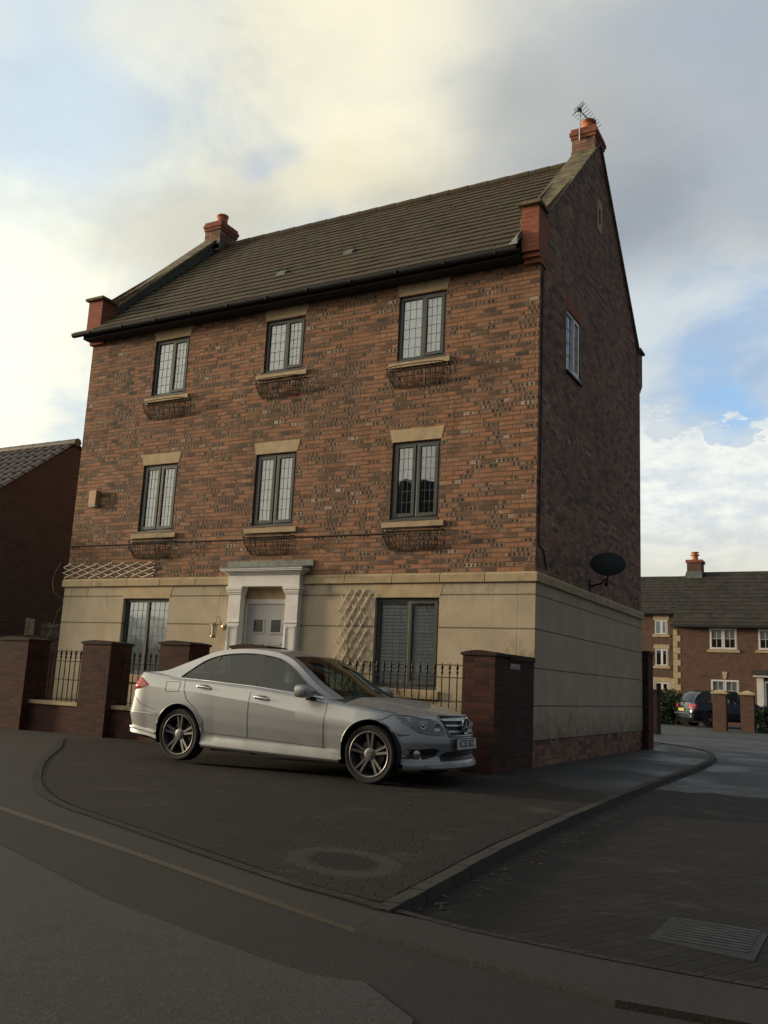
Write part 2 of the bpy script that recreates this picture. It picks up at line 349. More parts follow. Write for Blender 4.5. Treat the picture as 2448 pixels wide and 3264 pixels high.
def glass_mat(name, tint=(.85, .9, .9), base=.05, k=1.0):
    m = bpy.data.materials.new(name); m.use_nodes = True; g = G(m.node_tree); g.n.clear()
    tr = g.node('ShaderNodeBsdfTransparent', Color=tint); gl = g.node('ShaderNodeBsdfGlossy', Color=(.88, .96, 1), Roughness=.015)
    fr = g.node('ShaderNodeFresnel', IOR=1.5)
    f = g.m('MINIMUM', g.m('ADD', g.m('MULTIPLY', fr.outputs[0], k), base), 1.0)
    geo = g.n.new('ShaderNodeNewGeometry')
    bn = g.node('ShaderNodeBump', Strength=.12, Distance=.02, Height=g.noise(2.2, 2, .5, geo.outputs['Position']))
    g.put(gl.inputs['Normal'], bn.outputs[0])
    mx = g.node('ShaderNodeMixShader', Fac=f); g.l.new(tr.outputs[0], mx.inputs[1]); g.l.new(gl.outputs[0], mx.inputs[2])
    o = g.n.new('ShaderNodeOutputMaterial'); g.l.new(mx.outputs[0], o.inputs[0]); return m
M_glass = glass_mat('window_glass', (.99, 1.0, .99), .13, 1.6)
M_carglass = glass_mat('car_glass', (.36, .45, .43), .015, .8)
M_lens = glass_mat('lamp_lens', (.85, .88, .9), .08, 1.2)

# ------------------------------------------------------------------ mesh helpers
class MB:
    def __init__(s): s.v = []; s.f = []; s.mi = []
    def face(s, pts, mi=0):
        i = len(s.v); s.v += [tuple(p) for p in pts]; s.f.append(tuple(range(i, i+len(pts)))); s.mi.append(mi)
    def box(s, x0, x1, y0, y1, z0, z1, mi=0):
        P = [(x0, y0, z0), (x1, y0, z0), (x1, y1, z0), (x0, y1, z0), (x0, y0, z1), (x1, y0, z1), (x1, y1, z1), (x0, y1, z1)]
        s.hexa(P, mi)
    def hexa(s, P, mi=0):
        i = len(s.v); s.v += [tuple(p) for p in P]
        for f in ((0, 3, 2, 1), (4, 5, 6, 7), (0, 1, 5, 4), (1, 2, 6, 5), (2, 3, 7, 6), (3, 0, 4, 7)):
            s.f.append(tuple(i+k for k in f)); s.mi.append(mi)
    def prism(s, poly, d, mi=0):       # poly: 3D points of one cap, d: extrusion vector
        n = len(poly); i = len(s.v); d = Vector(d)
        s.v += [tuple(p) for p in poly] + [tuple(Vector(p)+d) for p in poly]
        s.f.append(tuple(range(i, i+n))); s.mi.append(mi)
        s.f.append(tuple(range(i+2*n-1, i+n-1, -1))); s.mi.append(mi)
        for k in range(n):
            k2 = (k+1) % n
            s.f.append((i+k2, i+k, i+n+k, i+n+k2)); s.mi.append(mi)
    def tube(s, pts, r, n=6, mi=0, closed=False, taper=None):
        pts = [Vector(p) for p in pts]; m = len(pts); i0 = len(s.v); up = Vector((0, 0, 1))
        for k, p in enumerate(pts):
            a = pts[(k-1) % m] if (k or closed) else p; b = pts[(k+1) % m] if (k < m-1 or closed) else p
            t = (b-a); t = t.normalized() if t.length > 1e-9 else Vector((0, 0, 1))
            u = t.cross(up if abs(t.z) < .95 else Vector((0, 1, 0))).normalized(); w = t.cross(u)
            rr = r if taper is None else r*(1+(taper-1)*k/(m-1))
            for q in range(n):
                an = 2*math.pi*q/n; s.v.append(tuple(p+(u*math.cos(an)+w*math.sin(an))*rr))
        for k in range(m if closed else m-1):
            for q in range(n):
                a = i0+k*n+q; b = i0+k*n+(q+1) % n; c = i0+((k+1) % m)*n+(q+1) % n; d = i0+((k+1) % m)*n+q
                s.f.append((a, b, c, d)); s.mi.append(mi)
        if not closed:
            s.f.append(tuple(i0+q for q in range(n-1, -1, -1))); s.mi.append(mi)
            s.f.append(tuple(i0+(m-1)*n+q for q in range(n))); s.mi.append(mi)
    def lathe(s, prof, M=Matrix(), n=24, mi=0, caps=True):      # prof: (radius, height) about local z
        i0 = len(s.v); m = len(prof)
        for (r, h) in prof:
            for q in range(n):
                a = 2*math.pi*q/n; s.v.append(tuple(M @ Vector((r*math.cos(a), r*math.sin(a), h))))
        for k in range(m-1):
            for q in range(n):
                s.f.append((i0+k*n+q, i0+k*n+(q+1) % n, i0+(k+1)*n+(q+1) % n, i0+(k+1)*n+q)); s.mi.append(mi)
        if not caps: return
        s.f.append(tuple(i0+q for q in range(n-1, -1, -1))); s.mi.append(mi)
        s.f.append(tuple(i0+(m-1)*n+q for q in range(n))); s.mi.append(mi)
    def grid(s, rows, mi=0, flip=False):
        i0 = len(s.v); nr = len(rows); nc = len(rows[0])
        for r in rows: s.v += [tuple(p) for p in r]
        for a in range(nr-1):
            for b in range(nc-1):
                f = (i0+a*nc+b, i0+a*nc+b+1, i0+(a+1)*nc+b+1, i0+(a+1)*nc+b)
                s.f.append(f[::-1] if flip else f); s.mi.append(mi)
    def build(s, name, mats, parent=None, local=False, smooth=None, bevel=0.0, fix=True):
        me = bpy.data.meshes.new(name)
        off = Vector((0, 0, 0))
        if parent is not None and not local:
            p = parent
            while p is not None: off += p.location; p = p.parent
        vs = [tuple(Vector(v)-off) for v in s.v]
        me.from_pydata(vs, [], s.f); me.update()
        for m in (mats if isinstance(mats, (list, tuple)) else [mats]): me.materials.append(m)
        me.polygons.foreach_set('material_index', s.mi)
        if fix:
            bm = bmesh.new(); bm.from_mesh(me)
            bmesh.ops.remove_doubles(bm, verts=bm.verts, dist=1e-5)
            bmesh.ops.recalc_face_normals(bm, faces=bm.faces); bm.to_mesh(me); bm.free()
        if smooth is not None:
            me.polygons.foreach_set('use_smooth', [True]*len(me.polygons)); me.set_sharp_from_angle(angle=R(smooth))
        o = bpy.data.objects.new(name, me); C.objects.link(o)
        if parent is not None: o.parent = parent
        if bevel:
            md = o.modifiers.new('bevel', 'BEVEL'); md.width = bevel; md.segments = 2; md.limit_method = 'ANGLE'
        return o
def tag(o, label=None, cat=None, group=None, kind=None):
    if label: o['label'] = label
    if cat: o['category'] = cat
    if group: o['group'] = group
    if kind: o['kind'] = kind
    return o
def empty(name, loc, label, cat, group=None, rot=None):
    o = bpy.data.objects.new(name, None); C.objects.link(o); o.location = loc; o.empty_display_size = .2
    if rot: o.rotation_euler = rot
    return tag(o, label, cat, group)
def copy_tree(o, parent=None):
    c = o.copy(); C.objects.link(c); c.parent = parent
    for ch in [x for x in o.children]: copy_tree(ch, c)
    return c
def wall_rect(mb, plane, c, u0, u1, z0, z1, holes, inward, mi=0, depth=.1, rmi=None):
    """vertical wall on y=c ('y') or x=c ('x'); holes (u0,u1,z0,z1) with reveals of given depth along inward sign"""
    us = sorted({u0, u1, *[h[0] for h in holes], *[h[1] for h in holes]}); zs = sorted({z0, z1, *[h[2] for h in holes], *[h[3] for h in holes]})
    def P(u, z, d=0.0): return (u, c+d*inward, z) if plane == 'y' else (c+d*inward, u, z)
    for a, b in zip(us, us[1:]):
        for p, q in zip(zs, zs[1:]):
            um, zm = (a+b)/2, (p+q)/2
            if any(h[0] < um < h[1] and h[2] < zm < h[3] for h in holes): continue
            mb.face([P(a, p), P(b, p), P(b, q), P(a, q)], mi)
    for h in holes:
        r = mi if rmi is None else rmi
        for e in (((h[0], h[2]), (h[1], h[2])), ((h[1], h[2]), (h[1], h[3])), ((h[1], h[3]), (h[0], h[3])), ((h[0], h[3]), (h[0], h[2]))):
            (a, b), (c2, d) = e; mb.face([P(a, b), P(c2, d), P(c2, d, depth), P(a, b, depth)], r)

# ------------------------------------------------------------------ ground
def sheet(name, poly, z, m, thick=0.0):
    mb = MB()
    if thick: mb.prism([(x, y, z) for x, y in poly], (0, 0, -thick))
    else: mb.face([(x, y, z) for x, y in poly])
    return tag(mb.build(name, m), kind='structure')
sheet('ground', [(-400, -400), (400, -400), (400, 600), (-400, 600)], -.075, M_soil)
# side road of block paving, then tarmac
sheet('road', [(9, -60), (60, -60), (60, .2), (36, -.3), (13.1, -.52), (12.7, -.62), (12.45, -.45), (12.2, -.74), (11.95, -.62), (11.6, -.9), (9, -.9)], -.02, M_paver2)
ragged = [(60, -.3), (36, -.35)]
sheet('far_road', [(9.5, -1.2), (13.2, -1.0), (60, -1.0), (60, 33), (-40, 33), (-40, 8), (9.5, 8)], -.024, M_farroad)
# forecourt: raised slab holding the apron, tarmac path and gable path; near edge follows a windscreen reflection
kerbline = [(12.23, -9.065), (12.20, -8.72), (12.12, -7.9), (11.98, -6.6), (11.86, -4.5), (11.76, -2.2), (11.70, .5), (11.68, 3.0), (11.55, 5.6), (11.2, 7.6), (10.6, 9.0), (9.7, 10.2), (8.2, 11.3), (6, 12.2), (2, 13)]
lower = [(-30, 0.2), (-30, -30), (-4, -16.0), (8.10, -7.72), (10.17, -8.37), (11.63, -8.87), (12.23, -9.065)]
slab = lower + kerbline[1:] + [(2, .2)]
sheet('footway', slab, .037, M_tar, .12)
# dashboard reflection in the windscreen, built as a tarmac strip across the side road
sheet('reflection_strip', [(12.23, -9.065), (12.20, -8.72), (12.67, -8.744), (13.30, -8.792), (13.95, -8.784), (30, -9.6), (30, -10.6), (13.99, -9.25), (13.48, -9.302), (12.99, -9.201), (12.46, -9.107)], .0365, M_tar, .1)
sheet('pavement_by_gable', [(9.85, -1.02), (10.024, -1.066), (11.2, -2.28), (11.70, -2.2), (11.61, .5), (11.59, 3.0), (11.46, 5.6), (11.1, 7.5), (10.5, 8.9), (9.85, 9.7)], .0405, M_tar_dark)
apron = [(9.85, -.35), (9.85, -1.02), (10.024, -1.066), (11.2, -2.28), (11.68, -2.2), (11.77, -4.5), (11.89, -6.6), (12.03, -7.9), (12.10, -8.58), (11.5, -8.45), (10.13, -7.93), (9.185, -7.57), (8.55, -7.33), (8.08, -7.08), (7.5, -6.68), (6.85, -6.12), (5.6, -4.95), (4.15, -3.35), (3.0, -2.35), (3.3, -1.95), (4.2, -1.75), (5.0, -1.62), (5.6, -.35)]
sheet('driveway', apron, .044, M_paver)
mb = MB()
edge = [(12.19, -8.69), (11.9, -8.60), (11.5, -8.52), (10.13, -8.0), (9.185, -7.64), (8.52, -7.40), (8.013, -7.13), (7.42, -6.72), (6.72, -6.13), (5.45, -4.95), (4.0, -3.34), (2.85, -2.36), (3.2, -1.88), (4.2, -1.68), (5.0, -1.60)]
def ribbon(pts, w, z, mb, mi=0, h=None):
    L, Rr = [], []
    for i, p in enumerate(pts):
        a = Vector(pts[max(0, i-1)]); b = Vector(pts[min(len(pts)-1, i+1)]); t = (b-a).normalized(); n = Vector((-t.y, t.x))
        p = Vector(p); L.append(p+n*w/2); Rr.append(p-n*w/2)
    rows = [[(q.x, q.y, z) for q in L], [(q.x, q.y, z) for q in Rr]]
    if h:
        rows = [[(q.x, q.y, z-h) for q in L]] + rows + [[(q.x, q.y, z-h) for q in Rr]]
    mb.grid(rows, mi)
def smooth2(pts, k=2):
    for _ in range(k):
        o = [pts[0]]
        for a, b in zip(pts, pts[1:]):
            o.append((a[0]*.75+b[0]*.25, a[1]*.75+b[1]*.25)); o.append((a[0]*.25+b[0]*.75, a[1]*.25+b[1]*.75))
        o.append(pts[-1]); pts = o
    return pts
ribbon(smooth2(edge), .085, .048, mb); tag(mb.build('reflection_loop', M_edge), kind='structure')  # dark loop is the dashboard edge reflected in the windscreen, laid as brick
mb = MB(); ribbon([(12.24, -8.66), (12.67, -8.76), (13.30, -8.80), (13.95, -8.79), (18, -8.95)], .05, .0405, mb); tag(mb.build('reflection_strip_edge', M_edge), kind='structure')  # dark edge line of the reflected strip, built as ground
# kerb: individual stones in one run
mb = MB(); kl = smooth2(kerbline[1:])
acc = 0
for a, b in zip(kl, kl[1:]):
    a, b = Vector(a), Vector(b); L = (b-a).length
    if L < .02: continue
    n = max(1, round(L/.45)); t = (b-a)/L; nn = Vector((-t.y, t.x))
    for i in range(n):
        p = a+t*(L*i/n+.004); q = a+t*(L*(i+1)/n-.004); dz = random.uniform(-.003, .003)
        w0, w1 = -.045, .07
        mb.hexa([(p.x-nn.x*-w0, p.y-nn.y*-w0, -.07), (q.x-nn.x*-w0, q.y-nn.y*-w0, -.07), (q.x+nn.x*w1, q.y+nn.y*w1, -.07), (p.x+nn.x*w1, p.y+nn.y*w1, -.07),
                 (p.x-nn.x*-w0*.5, p.y-nn.y*-w0*.5, .05+dz), (q.x-nn.x*-w0*.5, q.y-nn.y*-w0*.5, .05+dz), (q.x+nn.x*w1, q.y+nn.y*w1, .05+dz), (p.x+nn.x*w1, p.y+nn.y*w1, .05+dz)])
tag(mb.build('kerb', M_kerb), kind='structure')
# dark band and pale near road: dashboard reflections in the windscreen, built as tarmac
g1 = [(-4, -16.4), (8.10, -7.76), (10.17, -8.41), (11.63, -8.90), (12.23, -9.09), (12.6, -9.16), (13.0, -9.24), (13.5, -9.34), (14, -9.29), (30, -10.64), (60, -30), (-4, -40)]
sheet('gutter', g1, .020, tarmac('dark_reflection_tarmac', (.011, .0095, .0075), (.017, .0145, .011)))  # reflected dark band laid as ground; stands for no gutter
sheet('near_road_reflection', [(-4, -17.2), (9.30, -8.70), (10.07, -9.0), (11.0, -9.36), (11.61, -9.52), (12.15, -9.66), (12.43, -9.71), (12.62, -9.66), (12.95, -9.9), (13.15, -10.4), (13.3, -11.5), (13.5, -40), (-4, -40)], .024, M_road_reflection)
# garden soil between dwarf wall and house
sheet('garden', [(.2, -1.3), (9.6, -1.3), (9.6, -.01), (.2, -.01)], .30, M_soil, .3)
mb = MB(); mb.box(4.5, 5.55, -1.9, -.17, .045, .33); tag(mb.build('path', M_tar), kind='structure')
# inspection cover in the side road
root = empty('manhole_cover', (13.6, -7.95, -.02), 'rectangular metal inspection cover set in the block paved side road', 'manhole cover')
mb = MB(); mb.hexa([(13.34, -8.14, -.02), (13.83, -8.22, -.02), (13.83, -7.64, -.02), (13.35, -7.60, -.02), (13.34, -8.14, -.014), (13.83, -8.22, -.014), (13.83, -7.64, -.014), (13.35, -7.60, -.014)]); mb.build('frame', simple('cover_frame', (.013, .014, .0135), .7, .2, var=.4, vscale=12), root)
mb = MB()
for i in range(9):
    y = -8.12+i*.055
    mb.box(13.39, 13.79, y+.03, y+.065, -.014, -.011)
mb.build('cover_plate', simple('cover_plate', (.020, .022, .022), .65, .1, var=.7, vscale=16), root)

# ------------------------------------------------------------------ the three-storey house
house = empty('town_house', (W/2, D/2, 0), 'three-storey reclaimed brick house with cream rendered ground floor and two gable chimneys', 'house')
WIN = [(1.79, 2.68, 6.53, 7.72, 'top'), (4.54, 5.42, 6.67, 7.71, 'top'), (7.36, 8.26, 6.53, 7.72, 'top'),
       (1.79, 2.67, 3.78, 5.13, 'mid'), (4.53, 5.42, 3.78, 5.13, 'mid'), (7.36, 8.25, 3.77, 5.11, 'mid'),
       (1.62, 2.77, 1.08, 2.51, 'low'), (7.18, 8.33, 1.07, 2.51, 'low')]
EZ = 8.0; RY = D/2
GZ = lambda y: 8.05+ (3.5)*(1-abs(y-RY)/RY)     # brick gable outline
mb = MB()
wall_rect(mb, 'y', 0, 0, W, 2.9, EZ, [w[:4] for w in WIN[:6]], 1, 0)
mb.build('brick_front_wall', M_brick, house, fix=False)
mb = MB(); wall_rect(mb, 'y', D, 0, W, 2.9, EZ, [], -1, 0); mb.build('brick_rear_wall', M_side, house, fix=False)
mb = MB()
GW = (1.42, 2.20, 6.55, 7.68)
wall_rect(mb, 'x', W, 0, D, 2.9, EZ, [GW], -1, 0)
mb.face([(W, 0, EZ), (W, D, EZ), (W, D, 8.75), (W, RY, 11.95), (W, 0, 8.75)])
for side in (1, 0):
    if side == 0:
        mb = MB(); wall_rect(mb, 'x', 0, 0, D, 2.9, EZ, [], 1, 0); mb.face([(0, 0, EZ), (0, D, EZ), (0, D, 8.75), (0, RY, 11.95), (0, 0, 8.75)])
    x = (.34, W-.34)[side]; mb.face([(x, 0, EZ), (x, D, EZ), (x, D, 8.75), (x, RY, 11.95), (x, 0, 8.75)])
    x0, x1 = ((0, .34), (W-.34, W))[side]
    mb.face([(x0, 0, EZ), (x1, 0, EZ), (x1, 0, 8.75), (x0, 0, 8.75)]); mb.face([(x0, D, EZ), (x1, D, EZ), (x1, D, 8.75), (x0, D, 8.75)])
    mb.build('gable_wall', M_side, house, fix=False)
mb = MB(); t = .014
wall_rect(mb, 'y', -t, -t, W+t, .43, 2.76, [WIN[6][:4], WIN[7][:4], (4.42, 5.54, .2, 2.74)], 1, 0, .12)
wall_rect(mb, 'x', W+t, -t, D+t, .43, 2.76, [], -1)
wall_rect(mb, 'x', -t, -t, D+t, .43, 2.76, [], 1)
mb.face([(-t, -t, .43), (W+t, -t, .43), (W+t, .1, .43), (-t, .1, .43)]); mb.face([(W+t, -t, .43), (W+t, D+t, .43), (W-.1, D+t, .43), (W-.1, -t, .43)])
mb.build('rendered_wall', M_render, house, fix=False)
mb = MB(); mb.box(0, 4.42, 0, .2, -.08, .43); mb.box(5.54, W, 0, .2, -.08, .43); mb.box(W-.2, W-.002, .2, D, -.08, .43); mb.box(0, .2, .2, D, -.08, .43)
mb.build('brick_plinth', M_side, house)
mb = MB(); mb.box(.3, W-.3, D-.2, D-.02, 0, 2.9); mb.build('rear_wall', M_side, house)
# string course in separate stones with a weathered top
mb = MB()
def stone_run(a0, a1, fn, step):
    n = max(1, round((a1-a0)/step)); cuts = [a0+(a1-a0)*i/n + (random.uniform(-.08, .08) if 0 < i < n else 0) for i in range(n+1)]
    for a, b in zip(cuts, cuts[1:]): fn(a+.004, b-.004)
def fs(a, b):
    for (z0, z1, y0, y1) in ((2.745, 2.865, -.06, -.06), (2.865, 2.9, -.06, -.03)):
        mb.hexa([(a, y0, z0), (b, y0, z0), (b, .02, z0), (a, .02, z0), (a, y1, z1), (b, y1, z1), (b, .02, z1), (a, .02, z1)])
stone_run(-.06, 4.24, fs, .80); mb.build('string_course', M_band, house, bevel=.006); mb = MB(); stone_run(5.76, W+.055, fs, .80); mb.build('string_course', M_band, house, bevel=.006); mb = MB()
def gs(a, b):
    for (z0, z1, x0, x1) in ((2.745, 2.865, W+.06, W+.06), (2.865, 2.9, W+.06, W+.03)):
        mb.hexa([(W-.02, a, z0), (x0, a, z0), (x0, b, z0), (W-.02, b, z0), (W-.02, a, z1), (x1, a, z1), (x1, b, z1), (W-.02, b, z1)])
stone_run(-.055, D+.06, gs, .80)
mb.build('string_course', M_band, house, bevel=.006)
mb = MB()
def ls(a, b): mb.box(-.06, .02, a, b, 2.745, 2.9)
stone_run(-.0, D, ls, .80)
mb.build('string_course', M_band, house, bevel=.006)
# roof: courses of lapped tiles
def tiled_slope(mb, x0, x1, ye, ze, yr, zr, n, th=.018, lift=.013):
    for i in range(n):
        a, b = i/n, min(1, (i+1.12)/n)
        ya, za = ye+(yr-ye)*a, ze+(zr-ze)*a; yb, zb = ye+(yr-ye)*b, ze+(zr-ze)*b
        nv = Vector((0, -(zr-ze), abs(yr-ye))).normalized() if yr > ye else Vector((0, (zr-ze), abs(yr-ye))).normalized()
        A = Vector((0, ya, za))+nv*(lift+th); A2 = Vector((0, ya, za))+nv*lift*.2; B = Vector((0, yb, zb))+nv*.006; B2 = Vector((0, yb, zb))-nv*th
        xs = [x0+(0 if i % 2 else -.15)]
        while xs[-1] < x1-.01: xs.append(min(x1, xs[-1]+(.30 if x1 < 10 and yr < 10 else .9)))
        xs[0] = x0
        for p, q in zip(xs, xs[1:]):
            j = random.uniform(-.005, .005)
            mb.hexa([(p, A2.y, A2.z), (q, A2.y, A2.z), (q, B2.y, B2.z), (p, B2.y, B2.z), (p, A.y, A.z+j), (q, A.y, A.z+j), (q, B.y, B.z+j), (p, B.y, B.z+j)])
mb = MB()
tiled_slope(mb, .34, W-.34, -.36, 8.06, RY, 11.66, 19)
tiled_slope(mb, .34, W-.34, D+.36, 8.06, RY, 11.66, 19)
mb.box(-.22, .36, -.36, -.20, 8.05, 8.085)
roof = mb.build('roof', M_tile, house, fix=False)
mb = MB()
x = .34
while x < W-.36:
    L = min(.45, W-.34-x); mb.tube([(x+.005, RY, 11.665), (x+L-.005, RY, 11.675)], .10, 8); x += .45
mb.build('ridge_tiles', M_tile, roof, smooth=50)
# parapet copings, flashings, kneelers
for side, lab in ((0, None), (1, None)):
    xa, xb = (-.05, .42) if side == 0 else (W-.42, W+.05)
    mb = MB()
    for s in (0, 1):
        ya, yb = (.16, RY) if s == 0 else (D-.16, RY)
        n = 7
        for i in range(n):
            a, b = i/n, (i+1)/n-.004
            p0, p1 = (ya+(yb-ya)*a, 8.80+(12.07-8.80)*a), (ya+(yb-ya)*b, 8.80+(12.07-8.80)*b)
            mb.hexa([(xa, p0[0], p0[1]-.09), (xb, p0[0], p0[1]-.09), (xb, p1[0], p1[1]-.09), (xa, p1[0], p1[1]-.09),
                     (xa, p0[0], p0[1]), (xb, p0[0], p0[1]), (xb, p1[0], p1[1]), (xa, p1[0], p1[1])])
    mb.build('gable_coping', M_cope, house, bevel=.01)
    mb = MB()
    xi = .345 if side == 0 else W-.345
    for s in (0, 1):
        ya, yb = (.02, RY) if s == 0 else (D-.02, RY)
        x0, x1 = (xi, xi+.006) if side == 0 else (xi-.006, xi)
        mb.hexa([(x0, ya, 8.25), (x1, ya, 8.25), (x1, yb, 11.6), (x0, yb, 11.6), (x0, ya, 8.66), (x1, ya, 8.66), (x1, yb, 11.97), (x0, yb, 11.97)])
    mb.build('lead_flashing', M_lead, house)
    for s in (0, 1):
        sg = -1 if s == 0 else 1; y0 = 0 if s == 0 else D; ex = .03 if s == 0 else .004
        kx0, kx1 = (-ex, .36) if side == 0 else (W-.25, W+ex)
        mb = MB()
        def kb(d, z0, z1, e=0):
            a, b = sorted((y0+sg*d, y0-sg*.26)); mb.box(kx0-(e if side == 0 else 0), kx1+(e if side else 0), a, b, z0, z1)
        kb(.08, 7.87, 7.945); kb(.14, 7.945, 8.02, .004); kb(.20, 8.02, 8.80, .008)
        k = mb.build('kneeler', M_red if s == 0 else M_side, house)
        mb = MB(); a, b = sorted((y0+sg*.27, y0-sg*.16)); mb.box(kx0-.06, kx1+.06, a, b, 8.80, 8.86); mb.build('kneeler_cap', M_cope, k, bevel=.01)
mb = MB(); mb.hexa([(W-.40, -.36, 8.10), (W-.26, -.36, 8.10), (W-.26, .02, 8.50), (W-.40, .02, 8.46), (W-.40, -.36, 8.115), (W-.255, -.37, 8.24), (W-.255, .02, 8.62), (W-.40, .02, 8.475)])
mb.build('lead_apron', simple('pale_lead', (.30, .32, .30), .5, .3), house)
# fascia, soffit, gutter
mb = MB(); mb.box(-.02, W-.26, -.27, -.245, 7.93, 8.07); mb.box(-.02, W-.26, -.245, 0, 7.93, 7.95); mb.build('fascia', M_gutter, house)
mb = MB(); prof = []
for k in range(9):
    a = math.pi+math.pi*k/8; prof.append((-.345+.065*math.cos(a), 8.045+.075*math.sin(a)))
mb.grid([[(-.24, y, z) for y, z in prof], [(W-.27, y, z) for y, z in prof]]); mb.grid([[(-.24, y+.0, z+.004) for y, z in prof], [(W-.27, y, z+.004) for y, z in prof]])
mb.face([(-.24, y, z) for y, z in prof]); mb.face([(W-.27, y, z) for y, z in prof])
gt = mb.build('gutter', M_gutter, house)
for i in range(11):
    mb = MB(); mb.box(.25+i*.9, .28+i*.9, -.411, -.27, 7.972, 8.05); mb.build('gutter_bracket', M_gutter, gt)
mb = MB(); mb.box(.3, W-.3, D+.25, D+.4, 7.97, 8.1); mb.build('gutter', M_gutter, house)
# roof vents
for (vx, vy) in ((4.28, .50), (5.55, .92)):
    z = 8.06+(vy+.36)/(RY+.36)*3.6
    mb = MB(); mb.hexa([(vx, vy, z+.02), (vx+.22, vy, z+.02), (vx+.22, vy+.18, z+.2), (vx, vy+.18, z+.2), (vx+.01, vy, z+.08), (vx+.21, vy, z+.08), (vx+.21, vy+.1, z+.17), (vx+.01, vy+.1, z+.17)])
    mb.build('roof_vent', M_lead, roof, bevel=.01)
# chimneys
for side in (0, 1):
    x0, x1 = (.04, .52) if side == 0 else (W-.46, W+.01)
    y0, y1 = 3.10, 3.74
    mb = MB(); mb.box(x0, x1, y0, y1, 11.45, 12.02); ch = mb.build('chimney', M_side, house)
    mb = MB(); mb.box(x0-.02, x1+.02, y0-.02, y1+.02, 12.02, 12.095); mb.box(x0-.042, x1+.042, y0-.042, y1+.042, 12.095, 12.17); mb.box(x0-.018, x1+.018, y0-.018, y1+.018, 12.17, 12.245); mb.build('corbelled_top', M_red, ch)
    mb = MB(); mb.lathe([(.165, 12.24), (.16, 12.30), (.135, 12.315), (.13, 12.48), (.15, 12.50), (.15, 12.54), (.125, 12.55), (.11, 12.50), (.10, 12.3)], Matrix.Translation(((x0+x1)/2+.02, 3.40, 0)), 20)
    mb.build('chimney_pot', M_terra, ch, smooth=40)
    mb = MB(); mb.box(x0-.012, x1+.012, y0-.012, y0+.02, 11.62, 11.74); mb.box(x0-.012, x1-(.03 if side else -.012), y0, y1, 11.50, 11.66); mb.build('chimney_flashing', M_lead, ch)

